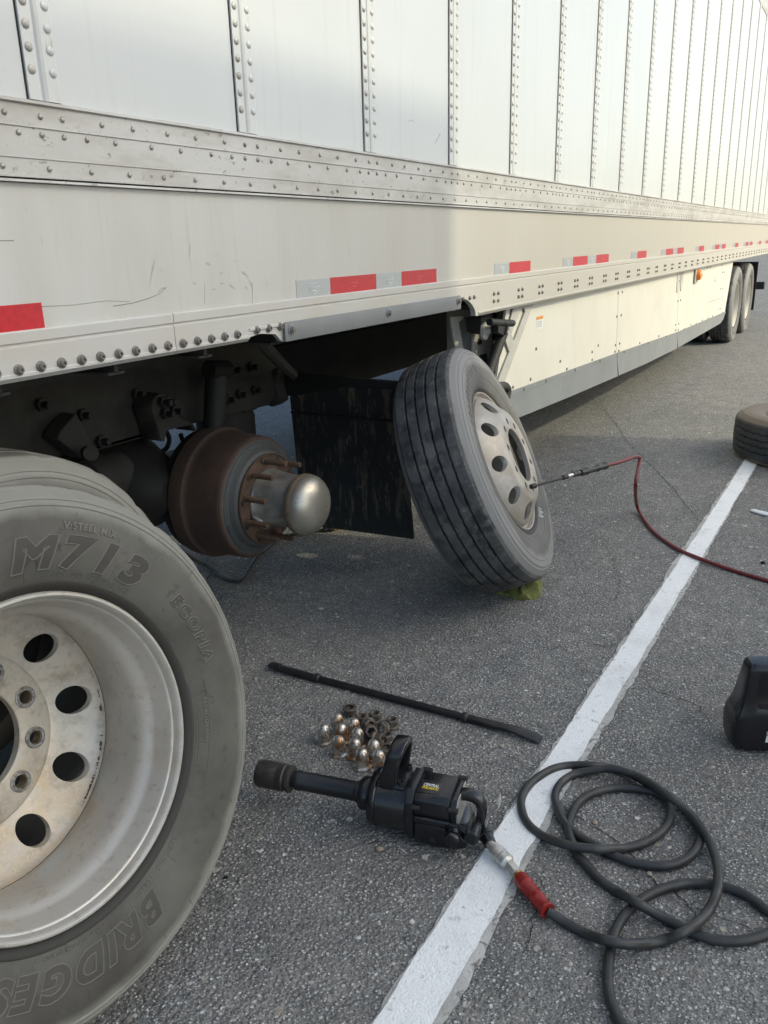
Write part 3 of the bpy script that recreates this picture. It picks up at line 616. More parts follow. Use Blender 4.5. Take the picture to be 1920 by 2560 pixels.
def disc_mesh(name, th_hand, th_bolt, hand_r=.0305, Rh=.2255):
    a = bpy.data.objects.new('a', MB().lathe(DISC, 140, closed=True).mesh('a', smooth=0)); col.objects.link(a)
    cut = MB()
    for k in range(10):
        for th, rr, q in ((th_hand, Rh, hand_r), (th_bolt, .143, .0132)):
            t = th+k*math.pi/5
            c = MB().lathe([(q,-.36),(q,-.16)], 28, cap0=True, cap1=True).xf(Matrix.Translation((rr*math.cos(t), rr*math.sin(t), 0))); cut.add(c.v, c.f)
    b = bpy.data.objects.new('b', cut.mesh('b', smooth=0)); col.objects.link(b)
    for ob in (a, b):
        bm = bmesh.new(); bm.from_mesh(ob.data); bmesh.ops.recalc_face_normals(bm, faces=bm.faces); bm.to_mesh(ob.data); bm.free()
    md = a.modifiers.new('c', 'BOOLEAN'); md.operation = 'DIFFERENCE'; md.object = b; md.solver = 'EXACT'
    dg = bpy.context.evaluated_depsgraph_get(); me = bpy.data.meshes.new_from_object(a.evaluated_get(dg)); me.name = name
    bpy.data.objects.remove(a); bpy.data.objects.remove(b)
    bm = bmesh.new(); bm.from_mesh(me)
    ed = [e for e in bm.edges if len(e.link_faces) == 2 and e.calc_face_angle(0) > R(45)]
    try: bmesh.ops.bevel(bm, geom=ed, offset=.0012, segments=1, affect='EDGES', clamp_overlap=True)
    except Exception: pass
    bm.to_mesh(me); bm.free(); finish(me, 28); return me
FLIP = Matrix.Translation((0, 0, 2*TW)) @ Matrix.Rotation(math.pi, 4, 'X')
def wrap(mb, th0, r0, lift, zs=1.):       # lay flat letters clockwise round the sidewall, tops outward
    V = []
    for x, y, z in mb.v:
        r = r0+y; t = th0-x/(r0+.02); V.append((r*math.cos(t), r*math.sin(t), side_z(r)+lift+z*zs))
    mb.v = V; return mb
def densify(mb, L):
    me = bpy.data.meshes.new('d'); me.from_pydata(mb.v, [], mb.f); bm = bmesh.new(); bm.from_mesh(me)
    bmesh.ops.triangulate(bm, faces=bm.faces)
    for _ in range(3):
        ed = [e for e in bm.edges if e.calc_length() > L]
        if not ed: break
        bmesh.ops.subdivide_edges(bm, edges=ed, cuts=1); bmesh.ops.triangulate(bm, faces=bm.faces)
    bm.verts.index_update(); r = MB(); r.add([tuple(v.co) for v in bm.verts], [tuple(v.index for v in f.verts) for f in bm.faces]); bm.free(); bpy.data.meshes.remove(me); return r

# --- wheel standing in front: deep dish towards the camera
wn = thing('truck_wheel', 'dusty truck wheel standing upright, deep dished aluminium rim with empty bolt holes facing out', 'wheel', mat4=wheel_frame((.779, 1.128, .542), R(-2.8), R(12.7)))
tn = link('tyre', tyre_mb(n=360, grooves=(-.058,-.018,.018,.058), gw=.005, gd=.009, zig=90, zamp=.001, notch=60).mesh('tyre', smooth=50), M['tyre_near'], wn)
for v in tn.data.vertices:
    q = math.hypot(v.co.x, v.co.y)
    if q > .44: k_ = (.44+(q-.44)*.86)/q; v.co.x *= k_; v.co.y *= k_
link('rim', MB().lathe(BARREL, 160, closed=True).mesh('rim', smooth=40), M['alu'], wn)
TH0, TH1 = .247, .572
dn = link('wheel_disc', disc_mesh('wheel_disc', TH1, TH0), M['aludisc'], wn)
# grime where disc and barrel meet, broken up
gm = MB()
for i in range(60):
    a0 = random.choice((random.uniform(-.95, -.55), random.uniform(-.55, .15), random.gauss(-.75, .1))); ln_ = random.choice((.004, .006, .012, .03))*random.uniform(.6, 1.3); q = random.uniform(.0006, .0024)
    gm.add([(r*math.cos(t), r*math.sin(t), z+.0012) for t in (a0, a0+ln_) for r, z in ((.2665, -.2225), (.2665-q*1.6, -.2225-q*1.3))], [(0,1,3,2)])
part('seam_grime', gm, M['grime'], dn, smooth=0)['kind'] = 'stuff'
for k in range(10):
    t = TH0+k*math.pi/5
    bo = part('bolt_bushing', MB().lathe([(.0225,0),(.0222,.0022),(.0195,.0034),(.0165,.0024),(.0142,.0030),(.0134,.0018),(.0132,-.003)], 24).xf(Matrix.Translation((.143*math.cos(t), .143*math.sin(t), -.279))), M['bush'], dn)
    part('bore_lining', MB().lathe([(.0131,-.001),(.0131,-.0225)], 20).xf(Matrix.Translation((.143*math.cos(t), .143*math.sin(t), -.279))), M['bronze'], bo)
def sidetext(txt, th_deg, r0, size, shear=0., spacing=1., big=False, bold=0., wide=1.):
    SX = Matrix.Diagonal((wide, 1, 1, 1))
    if big:
        part('sidewall_lettering', wrap(densify(letters(txt, size, shear, 0, bold, .001, spacing).xf(SX), .012), R(th_deg), r0, .0002), M['tyre_text'], tn, smooth=0)
        part('lettering_outline', wrap(densify(letters(txt, size, shear, .0013, bold, 0, spacing).xf(SX), .012), R(th_deg), r0, .0010), M['tyre_edge'], tn, smooth=40)
    else:
        part('sidewall_lettering', wrap(densify(letters(txt, size, shear, 0, bold, .0012, spacing).xf(SX), .01), R(th_deg), r0, .0004), M['tyre_edge'], tn, smooth=0)
sidetext('M713', 87, .339, .052, .22, 1.30, True, .0044, 1.36)
sidetext('V·STEEL MIX', 71, .405, .013, .15, 1.15, False, .0007)
sidetext('E12R   DOT  102  BT3X60  4022', 73, .3215, .0085, 0, 1.05)
sidetext('ECOPIA', 29, .362, .0235, .2, 1.35, True, .0014, 1.15)
sidetext('REGROOVABLE', -7.5, .3375, .0085, 0, 1.25, False, .0003)
sidetext('295/75R22.5   144/141L', -55.5, .322, .0085, 0, 1.15)
sidetext('BRIDGESTONE', -72.5, .340, .048, .25, 1.22, True, .0034, 1.12)
sidetext('MAX SPEED 75 MPH  120 KM/H', -91, .319, .0065, 0, 1.05)
rg = random.Random(21)                     # rows of print too small to read: strokes only
for rr, a0, a1 in ((.3205,-11,-35),(.3262,-13,-35),(.352,-15,-33),(.3575,-15,-32),(.363,-14,-31),(.3685,-14,-29)):
    mb = MB(); a = a0
    while a > a1:
        L_ = rg.uniform(.3, .7); mb.add(MB().tube([(r*math.cos(R(q)), r*math.sin(R(q)), side_z(r)+.0002) for r, q in ((rr, a), (rr+rg.uniform(.001, .003), a-L_*.5), (rr, a-L_))], .0006, 4).v, MB().tube([(0,0,0),(1,0,0),(2,0,0)], .1, 4).f); a -= L_+rg.uniform(.15, .4)
    o = part('small_print', mb, M['tyre_edge'], tn); o['kind'] = 'stuff'
# panel outline round the small print, and fine moulding ribs across the shoulder
def arcpath(r, a0, a1, n=20, lift=.0008): return [(r*math.cos(R(a)), r*math.sin(R(a)), side_z(r)+lift) for a in [a0+(a1-a0)*i/n for i in range(n+1)]]
cap_a = [((.3325+.0155*math.cos(R(b)))*math.cos(R(-2-2.6*math.sin(R(b))*-1)), (.3325+.0155*math.cos(R(b)))*math.sin(R(-2-2.6*math.sin(R(b))*-1)), side_z(.3325+.0155*math.cos(R(b)))+.0008) for b in range(0, 181, 20)]
cap_b = [((.3325-.0155*math.cos(R(b)))*math.cos(R(-37-2.6*math.sin(R(b)))), (.3325-.0155*math.cos(R(b)))*math.sin(R(-37-2.6*math.sin(R(b)))), side_z(.3325-.0155*math.cos(R(b)))+.0008) for b in range(0, 181, 20)]
part('print_border', MB().tube(arcpath(.348, -37, -2)+cap_a[1:-1]+arcpath(.317, -2, -37)+cap_b[1:-1]+arcpath(.348, -37, -36, 2), .0006, 5), M['tyre_edge'], tn)
for k in range(36):
    a = k*10+random.uniform(-3, 3); L_ = random.choice((.006, .01, .02, .03)); r1 = random.choice((.315, .33, .40, .43))
    part('mould_line', MB().tube([(r*math.cos(R(a)), r*math.sin(R(a)), side_z(r)+.0001) for r in (r1, r1+L_*.5, r1+L_)], .0005, 4), M['tyre_text'], tn)

# --- wheel leaning back on the mud flap: hub face outward
wl = thing('truck_wheel', 'truck wheel leaning back against the mud flap, ribbed tread, bulging hub face outward', 'wheel', mat4=wheel_frame((3.028, 1.175, .545), R(11.66), R(23.77)))
tl = link('tyre', tyre_mb(n=300, gw=.0056, gd=.017, zig=75, zamp=.0010).mesh('tyre', smooth=50), M['tyre_lean'], wl)
tl.data.materials.append(M['tyre_tread'])
for p in tl.data.polygons:
    c = p.center; 
    if math.hypot(c.x, c.y) > .470 and abs(c.z-TW) < .1165: p.material_index = 1
link('rim', MB().lathe(BARREL, 120, closed=True).mesh('rim', smooth=40), M['aluflat'], wl, mat4=FLIP)
dl = link('wheel_disc', disc_mesh('wheel_disc', .15, .15+.314, .031, .2265), M['aluflat'], wl, mat4=FLIP)
th = R(-60)
lt = MB()                                  # worn raised lettering, no longer readable: slanted strokes
for k in range(13):
    a = R(150-k*5.2-(3 if k > 8 else 0)); r1 = .385+.004*(k % 3)
    lt.add(MB().tube([(r*math.cos(a+q), r*math.sin(a+q), side_z(r)+.0006) for r, q in ((r1-.014, .01), (r1+.010, -.012))], .0016, 5).v, MB().tube([(0,0,0),(1,0,0)], .1, 5).f)
o = part('worn_lettering', lt, M['tyre_edge'], tl); o['kind'] = 'stuff'
for r_a in (.352, .428): part('sidewall_ring', MB().tube([(r_a*math.cos(R(q)), r_a*math.sin(R(q)), side_z(r_a)) for q in range(0, 361, 4)], .0012, 5), M['tyre_edge'], tl)
for k in range(48):
    a = k*7.5
    part('mould_line', MB().tube([(r*math.cos(R(a)), r*math.sin(R(a)), side_z(r)+.0001) for r in (.325, .34)], .0006, 4), M['tyre_text'], tl)
sk = MB()
for i in range(5):
    a = R(-58-i*2.2); sk.add(MB().tube([((.318+.0)*math.cos(a), .318*math.sin(a), side_z(.318)+.001), ((.335+.01*(i%2))*math.cos(a), (.335+.01*(i%2))*math.sin(a), side_z(.335+.01*(i%2))+.001)], .0022, 5).v, MB().tube([(0,0,0),(1,0,0)], .1, 5).f)
part('soap_streak', sk, M['white'], tl)

# --- bare tyre lying flat
tf = thing('loose_tyre', 'bare brown-dusted tyre lying flat across the white line', 'tyre', mat4=Matrix.Translation((5.87, .150, .262)) @ Matrix.Rotation(R(20), 4, 'Z'))
to = link('tyre', tyre_mb(n=240, grooves=(-.06,-.02,.02,.06), gw=.006, gd=.010, zig=42, zamp=.005, notch=84).mesh('tyre', smooth=50), M['tyre_lying'], tf)
to.data.materials.append(M['rubber'])
for p in to.data.polygons:
    c = p.center
    if math.hypot(c.x, c.y) > .470 and abs(c.z-TW) < .1165: p.material_index = 1

# --- the trailer's own wheels, far away
def far_wheel(x, y, parent):
    Mx = wheel_frame((x, y, .497), 0, 0)
    t = link('tyre', tyre_mb(n=120, zig=30, notch=0).mesh('tyre', smooth=50), M['tyre_lean'], parent, mat4=Mx)
    t.data.materials.append(M['tyre_tread'])
    for p in t.data.polygons:
        c = p.center
        if math.hypot(c.x, c.y) > .470 and abs(c.z-TW) < .1165: p.material_index = 1
    r = link('rim', MB().lathe(BARREL, 64, closed=True).mesh('rim', smooth=40), M['skirt'], t)
    link('wheel_disc', MB().lathe(DISC, 64, closed=True).mesh('wheel_disc'), M['aluflat'], t)
    part('hub', MB().lathe([(.125,-.30),(.125,-.27),(.11,-.25),(.10,-.16),(.07,-.15)], 24, cap1=True), M['cast'], t)
    return t
for x in (12.20, 13.47):
    for y in (1.50, 1.83): far_wheel(x, y, tr)
part('trailer_axle', MB().tube([(12.20,1.7,.497),(12.20,D+2.4,.497)], .07, 14), M['dark'], tr)
part('trailer_axle', MB().tube([(13.47,1.7,.497),(13.47,D+2.4,.497)], .07, 14), M['dark'], tr)
part('bogie_frame', MB().box((11.4,D+.6,.72),(14.6,D+.75,1.10)).box((11.4,D+1.9,.72),(14.6,D+2.05,1.10)), M['dark'], tr, smooth=0)
part('rear_mud_flap', MB().box((14.45,1.50,.25),(14.47,2.1,.98)), M['dark'], tr, smooth=0)
part('rear_guard_bar', MB().box((15.6,D+.06,.50),(15.72,D+2.5,.62)), M['dark'], tr, bevel=.005)
for y in (D+.6, D+1.9): part('guard_post', MB().box((15.62,y,.62),(15.7,y+.1,1.12)), M['dark'], tr, smooth=0)

# ------------------------------------------------------------------ tractor under the trailer's nose
tk = thing('tractor_chassis', 'dark tractor frame and rusty bare brake drum and hub under the trailer nose', 'truck', (1.2, 2.7, 0))
RY = 2.20
z3 = lambda x, y: (x/2.304, 820+y/2.304)
fr = part('frame_rail', MB().prism([(-2,RY,.748),(2.2,RY,.748),(2.85,RY,.73),(2.93,RY,.80),(2.93,RY,.935),(2.7,RY,1.03),(-2,RY,1.03)], (0,.012,0)).box((-2,RY,.744),(2.2,RY+.09,.757)).box((-2,RY,1.02),(2.7,RY+.09,1.033)), M['darkgrey'], tk, smooth=0)
part('frame_rail', MB().box((-2,3.1,.745),(2.85,3.112,1.03)), M['dark'], tk, smooth=0)
for x in (-.4, .9, 2.75): part('frame_cross_member', MB().box((x,RY+.01,.79),(x+.09,3.1,1.0)), M['dark'], tk, smooth=0)
for q in [(780,380),(1340,240),(1440,222),(1375,380),(1308,410),(1460,355),(575,650),(470,500),(230,440)]:
    part('frame_bolt', MB().lathe([(.022,0),(.022,.016),(.012,.017),(.012,.045)], 6, cap1=True).xf(Matrix.Translation(T(*z3(*q), RY-.002)) @ Yaxis), M['dark'], tk)
def plt(name, y, pts, th, m, bevel=.003, par=None): return part(name, MB().prism([T(*z3(*q), y) for q in pts], (0, th, 0)), m, par or tk, bevel=bevel, segs=1)
gus = plt('spring_hanger', 2.12, [(440,490),(545,690),(545,745),(470,750),(330,640),(345,600)], .07, M['darkgrey'])
part('hanger_pin', MB().tube([T(*z3(505,720), 2.09), T(*z3(525,722), 2.02)], .024, 10), M['darkgrey'], tk)
br = plt('stop_bracket', 2.10, [(870,470),(890,400),(930,375),(975,385),(1000,450),(1040,520),(1110,545),(1135,590),(1120,595),(1100,560),(965,590),(950,655),(925,650),(905,560)], .09, M['darkgrey'])
for q in [(925,425),(955,420),(940,490),(990,475)]: part('bracket_bolt', MB().lathe([(.02,0),(.02,.02),(.011,.021),(.011,.05)], 6, cap1=True).xf(Matrix.Translation(T(*z3(*q), 2.10)) @ Yaxis), M['dark'], br)
part('shock_absorber', MB().tube([T(*z3(1250,225), 2.06), T(*z3(1245,300), 2.06), T(*z3(1235,560), 2.06), T(*z3(1225,700), 2.06)], [.03,.042,.042,.03], 16), M['dark'], tk)
part('shock_mount', MB().tube([T(*z3(1200,240), 2.05), T(*z3(1305,240), 2.05)], .035, 12), M['dark'], tk)
asx = T(*z3(1400,540), 2.36)
part('air_spring', MB().lathe([(.11,.0),(.125,.01),(.128,.06),(.128,.16),(.118,.19),(.06,.20),(.055,.235)], 28, cap0=True, cap1=True).xf(Matrix.Translation((2.74,2.36,.53))), M['darkgrey'], tk)
part('air_spring_bracket', MB().box((2.66,2.22,.765),(2.82,2.45,.79)).box((2.71,2.225,.72),(2.735,2.3,.90)).box((2.77,2.225,.72),(2.795,2.3,.90)), M['darkgrey'], tk, bevel=.003)
part('spring_seat', MB().box((1.9,2.27,.49),(2.95,2.45,.53)), M['dark'], tk, bevel=.01)
part('leaf_spring', MB().prism([(1.0,2.30,.66),(1.3,2.30,.60),(2.0,2.30,.57),(2.5,2.30,.56),(2.5,2.30,.60),(2.0,2.30,.615),(1.3,2.30,.65),(1.0,2.30,.71)], (0,.1,0)), M['dark'], tk, bevel=.004)
# axle with the bare drum and hub
HUB = Vector((2.305, 1.815, .505)); HM = basis(HUB, (1,0,0), (0,0,1), (0,-1,0))
def hub_part(name, prof, m, n=64, parent=None, fn=None, **k): return part(name, MB().lathe(prof, n, fn=fn, **k).xf(HM), m, parent or tk)
hub_part('axle_housing', [(.075,-.95),(.08,-.5),(.095,-.30),(.10,-.27)], M['dark'], 24, cap0=True)
dr = hub_part('brake_drum', [(.238,-.262),(.247,-.258),(.249,-.205),(.2465,-.198),(.240,-.194),(.236,-.190),(.2335,-.178),(.231,-.12),(.2275,-.055),(.2255,-.046),(.2215,-.040),(.2135,-.0375)], M['rust'], 96)
hub_part('drum_back', [(.238,-.262),(.10,-.265)], M['dark'], 64, dr)
hub_part('drum_face', [(.2135,-.0375),(.2085,-.0365),(.206,-.033),(.198,-.032),(.1955,-.0295),(.190,-.029),(.187,-.026),(.181,-.014),(.1765,-.0085),(.172,-.006),(.1675,-.0045)], M['drumface'], 96, dr)
for a0, a1 in ((195, 232), (120, 160), (262, 300)):
    part('drum_balance_rib', MB().tube([HM @ Vector((.2015*math.cos(R(a)), .2015*math.sin(R(a)), -.0325)) for a in range(a0, a1+1, 3)], .0035, 6), M['drumface'], dr)
hub = hub_part('hub_flange', [(.1675,-.0045),(.1685,.004),(.1665,.0075),(.1645,.0045),(.160,.0015),(.114,.0015),(.112,.004)], M['rustlight'], 96)
def lobes(r, z, t, j):
    if .008 < z < .150:
        u = math.cos(5*t+.4); e = min(1, (z-.008)/.03)*min(1, (.152-z)/.03); r *= 1+.075*u*e
    return r, z
hub_part('hub_barrel', [(.112,.003),(.113,.010),(.109,.016),(.105,.028),(.0985,.050),(.0955,.080),(.0945,.115),(.0955,.140),(.098,.150)], M['cast'], 80, hub, fn=lobes)
hub_part('hub_cap_band', [(.098,.148),(.1085,.150),(.1105,.156),(.1105,.168),(.109,.1725)], M['capring'], 64, hub)
hub_part('hub_cap', [(.109,.1725),(.1085,.180),(.105,.193),(.098,.206),(.086,.219),(.070,.2295),(.050,.2365),(.028,.2400),(.004,.2412)], M['cap'], 72, hub, cap1=True)
tri = MB()
tri.prism([HM @ Vector((.108*math.cos(R(a))*1.0, .108*math.sin(R(a)), z)) for a, z in ((196,.012),(212,.012),(206,.05))], HM.to_3x3() @ Vector((-.012,-.006,0)))
part('hub_lug', tri, M['cast'], hub, bevel=.002)
for k in range(10):
    t = R(20)+k*math.pi/5; c = HM @ Matrix.Translation((.143*math.cos(t), .143*math.sin(t), 0))
    pr = [(.0165,.0015),(.0165,.004),(.0108,.004)]; z = .006
    while z < .092: pr += [(.0108,z),(.0100,z+.0018)]; z += .0036
    s_ = part('wheel_stud', MB().lathe(pr+[(.0095,.095),(.0085,.097)], 14, cap1=True).xf(c), M['stud'], hub)
    if k % 2 == 0: pass
    tq = t+R(7); part('stud_pilot_hole', MB().lathe([(.0115,.0022),(.0002,.0022)], 14).xf(HM @ Matrix.Translation((.152*math.cos(tq), .152*math.sin(tq), 0))), M['seal'], hub, smooth=0)
# brake gear and differential beyond the drum
part('brake_chamber', MB().lathe([(.05,0),(.085,.01),(.088,.06),(.095,.07),(.088,.08),(.085,.16),(.05,.175)], 24, cap0=True, cap1=True).xf(Matrix.Translation((1.86,2.25,.62)) @ Matrix.Rotation(R(90), 4, 'Y')), M['darkgrey'], tk)
part('differential', MB().lathe([(.05,-.28),(.16,-.2),(.21,-.05),(.21,.05),(.16,.2),(.05,.28)], 24, cap0=True, cap1=True).xf(Matrix.Translation((2.1,2.75,.52)) @ Matrix.Rotation(R(90), 4, 'Y')), M['dark'], tk)
part('banjo_housing', MB().lathe([(.06,-.34),(.13,-.26),(.20,-.12),(.22,0),(.20,.12),(.13,.26),(.06,.34)], 28, cap0=True, cap1=True).xf(Matrix.Translation((2.10,2.42,.55)) @ Matrix.Rotation(R(90), 4, 'X')), M['dark'], tk)
part('torque_arm', MB().tube([(1.2,2.35,.62),(2.2,2.35,.60)], .045, 12), M['dark'], tk)
part('brake_spider', MB().lathe([(.235,0),(.235,.02),(.2,.03)], 40, cap0=True, cap1=True).xf(HM @ Matrix.Translation((0,0,-.30))), M['dark'], tk)
for q in [[(955,590),(975,640),(960,690),(925,715)],[(1040,610),(1055,650),(1080,670)]]:
    part('brake_line', MB().tube(catmull([T(*z3(*p_), 2.25) for p_ in q], 5), .009, 8), M['dark'], tk)
# forward axle duals, hidden behind the standing wheel
for x, y in ((1.00, 1.50), (1.00, 1.84)):
    t = link('tyre', tyre_mb(n=160, grooves=(-.058,-.018,.018,.058), gw=.005, gd=.009, zig=60, zamp=.001, notch=60).mesh('tyre', smooth=50), M['tyre_near'], tk, mat4=wheel_frame((x, y, .497), 0, 0))
part('axle_housing', MB().tube([(1.0,1.7,.5),(1.0,3.2,.5)], .09, 16), M['dark'], tk)
# mud flap on its spring bar
FXm = 2.95
mb_ = part('mud_flap_hanger', MB().prism([PX(q[0], q[1], FXm) for q in [(655,935),(725,932),(860,944),(1010,957),(1012,975),(860,968),(735,990),(660,990)]], (.035,0,0)), M['dark'], tk, bevel=.004)
fl = MB(); NU, NV = 14, 18; tl_, tr_, br_, bl_ = [PX(q[0], q[1], FXm+.005) for q in [(722,962),(1003,956),(1031,1350),(752,1318)]]
V = []
for side_ in (0, 1):
    for j in range(NV+1):
        for i in range(NU+1):
            u, v = i/NU, j/NV; p = tl_.lerp(tr_, u).lerp(bl_.lerp(br_, u), v)
            p.x += .008*side_+.02*v*v+.010*math.sin(3*u+1)*v
            V.append(p)
F = []; n_ = (NU+1)*(NV+1)
for j in range(NV):
    for i in range(NU):
        a = j*(NU+1)+i; F.append((a, a+1, a+NU+2, a+NU+1)); F.append((n_+a, n_+a+NU+1, n_+a+NU+2, n_+a+1))
ring = [i for i in range(NU+1)]+[j*(NU+1)+NU for j in range(1, NV+1)]+[NV*(NU+1)+i for i in range(NU-1, -1, -1)]+[j*(NU+1) for j in range(NV-1, 0, -1)]
for a, b in zip(ring, ring[1:]+ring[:1]): F.append((a, a+n_, b+n_, b))
mf = part('mud_flap', fl.add(V, F), M['mudflap'], tk, smooth=40)
a = PX(730, 1025, FXm); b = PX(1006, 1020, FXm)
part('flap_clamp_bar', MB().box((FXm-.012, b.y, a.z-.012), (FXm+.002, a.y, a.z-.004)), M['dark'], mf, smooth=0)
for q in [(735,1030),(890,1028),(985,1030)]: part('flap_bolt', MB().lathe([(.013,0),(.011,.008),(.004,.01)], 8, cap1=True).xf(Matrix.Translation(PX(q[0], q[1], FXm-.002)) @ Matrix.Rotation(R(-90), 4, 'Y')), M['darkgrey'], mf)
part('hanger_spring_mount', MB().prism([PX(q[0], q[1], FXm-.06) for q in [(655,935),(668,920),(695,925),(690,960),(700,1005),(680,1018),(655,1010),(648,970)]], (.07,0,0)), M['darkgrey'], tk, bevel=.006)

# ------------------------------------------------------------------ tools on the ground
# pry bar
A = G(678, 1663, .016); B = G(1352, 1846, .010); ax = (B-A).normalized(); Lb = (B-A).length
sd = Vector((-ax.y, ax.x, 0)); UPV = Vector((0, 0, 1))
pry = thing('tyre_iron', 'long black tyre iron with flattened ends lying on the asphalt', 'pry bar', (A+B)/2-Vector((0,0,.013)))
def ring_(c, hw, hh, n=12, pw=1.): return [c+sd*(hw*math.copysign(abs(math.cos(t))**pw, math.cos(t)))+UPV*(hh*math.copysign(abs(math.sin(t))**pw, math.sin(t))) for t in [2*math.pi*k/n for k in range(n)]]
C0 = lambda s, z=.0125: Vector((A+ax*(s*Lb)).to_tuple()[:2]+(z,))
part('shaft', MB().loft([ring_(C0(s), .0115, .0115) for s in (.19, .3, .45, .6, .755)]), M['iron'], pry)
part('spoon_end', MB().loft([ring_(C0(s, z), hw, hh, 12, .7) for s, hw, hh, z in ((-.005,.017,.004,.020),(.01,.019,.0055,.018),(.03,.018,.0065,.014),(.06,.0165,.0085,.0135),(.12,.014,.0105,.0125),(.20,.012,.0115,.0125))]), M['iron'], pry)
part('lip', MB().loft([ring_(C0(s, .024), .014, .0035, 8) for s in (.028, .042)]), M['iron'], pry)
part('blade_end', MB().loft([ring_(C0(s, z), hw, hh, 12, .7) for s, hw, hh, z in ((.755,.0115,.0115,.0125),(.82,.0125,.011,.0125),(.865,.017,.009,.014),(.88,.014,.009,.015),(.92,.019,.0055,.0165),(.955,.0215,.0045,.014),(.985,.0205,.004,.0085),(1.0,.0205,.0035,.0045))]), M['iron'], pry)
for s in (.196, .752): part('collar', MB().loft([ring_(C0(s+ds), r_, r_) for ds, r_ in ((-.012,.0115),(-.007,.0155),(0,.0170),(.007,.0155),(.012,.0115))]), M['iron'], pry)

# chrome nut covers and lug nuts
zn = lambda x, y: (760+x/5.53, 1720+y/5.53)
def cap_mb():
    def hexf(r, z, t, j):
        if .006 < z < .034: 
            u = (t*3/math.pi) % 1; hx = .0172/math.cos((u-.5)*math.pi/3); e = min(1, max(0, (.036-z)/.010)); r = r+(hx-r)*e*.9
        return r, z
    return MB().lathe([(.0262,0),(.0268,.0015),(.0262,.0045),(.0235,.0072),(.0205,.0095),(.0196,.014),(.0192,.022),(.0190,.030),(.0186,.036),(.0178,.042),(.0160,.0475),(.0132,.0525),(.0095,.0562),(.0055,.0582),(.0008,.0588)], 48, fn=hexf, cap1=True)
capm = [cap_mb().mesh('nut_cover', smooth=45)]
capm[0].materials.append(M['chrome'])
caps = [((280,740), 'rusty-footed chrome nut cover at the outer edge of the pile, near the socket'), ((465,588), 'dull chrome nut cover at the back of the group, beside the flange-up nut'), ((520,735), 'scuffed chrome nut cover in the middle of the covers, with a rust speckled tip'),
        ((692,655), 'bright chrome nut cover with a rusty side next to the lug nuts'), ((745,795), 'bright chrome nut cover touching the tilted lug nuts'), ((485,910), 'clean chrome nut cover standing alone at the front of the pile'),
        ((708,945), 'chrome nut cover with an orange rusty foot in the front row'), ((970,965), 'chrome nut cover between the tilted nuts and the wrench handle'), ((803,1088), 'dull chrome nut cover closest to the anvil of the impact wrench'), ((1035,1115), 'chrome nut cover with heavy orange rust, tucked beside the wrench handle')]
for (q, lb) in caps:
    o = link('lug_nut_cover', capm[0]); o.location = G(*zn(*q)); o.rotation_euler = (random.uniform(-.05,.05)*0, 0, random.uniform(0, 6)); tag(o, lb, 'nut cover', 'chrome nut covers piled by the wrench')
def hexprism(r, z0, z1, ch=.002, bore=.0112):
    mb = MB(); n = 6; prof = [(bore,z0),(r-ch*.6,z0),(r,z0+ch),(r,z1-ch),(r-ch,z1),(bore+.001,z1),(bore,z1-.002)]
    return mb.lathe(prof, 6, closed=False)
NUTH = .0275
nuthex = MB().lathe([(.0195,.0055),(.0195,NUTH-.003),(.0178,NUTH)], 6).mesh('nut_body', smooth=0)
nuttop = MB().lathe([(.0178*.9,NUTH-.0005),(.0128,NUTH),(.0115,NUTH-.002)]+[(.0115-(k%2)*.0009,NUTH-.002-k*.0014) for k in range(1,16)], 24).mesh('nut_bore', smooth=20)
nutfl = MB().lathe([(.0118,0),(.0205,0),(.0226,.0012),(.0232,.0035),(.0222,.0062),(.0200,.0078),(.0182,.0086)], 32).mesh('nut_flange', smooth=40)
nutcap = MB().lathe([(.0195,NUTH-.003),(.0178,NUTH-.0002),(.0128,NUTH)], 6).mesh('nut_top', smooth=0)
for me in (nuthex, nuttop, nutfl, nutcap): me.materials.append(M['nut'])
def nut(q, lab, tilt=0., tdir=0., flip=False, h=0.):
    P = G(*zn(*q)); mm = Matrix.Translation(P+Vector((0, 0, h)))
    if flip: mm = mm @ Matrix.Translation((0, 0, NUTH)) @ Matrix.Rotation(math.pi, 4, 'X')
    elif tilt: mm = mm @ Matrix.Rotation(tdir, 4, 'Z') @ Matrix.Rotation(tilt, 4, 'Y') @ Matrix.Translation((0, 0, 0))
    mm = mm @ Matrix.Rotation(random.uniform(0, 1), 4, 'Z')
    t = thing('lug_nut', lab, 'lug nut', mat4=mm, group='lug nuts piled by the wrench')
    for nm, me in (('nut_body', nuthex), ('nut_bore', nuttop), ('nut_flange', nutfl), ('nut_top', nutcap)): link(nm, me, None, t)
nut((637,372), 'lug nut standing flange up, apart from the others, behind the chrome covers', flip=True)
nut((982,450), 'rusty lug nut standing hex up nearest the tyre iron'); nut((1215,535), 'lug nut standing hex up at the outer edge of the pile')
nut((800,490), 'rusty lug nut half hidden behind the chrome covers'); nut((1143,740), 'lug nut standing hex up beside the top of the wrench handle')
nut((1150,930), 'lug nut flange up, partly hidden by the wrench handle', flip=True)
td = math.atan2(-1.2, -1.9)
nut((890,590), 'lug nut tipped on its side, flange showing, against the rusty covers', R(62), td+.3, h=.0205); nut((1095,640), 'lug nut tipped on its side, bore showing, beside the hex-up nut', R(58), td-.5, h=.0205)
nut((925,690), 'lug nut tipped over with its bore open towards the covers', R(52), td+.1, h=.019); nut((965,800), 'lug nut lying on its side behind the front covers', R(84), td+1.15, h=.0222)

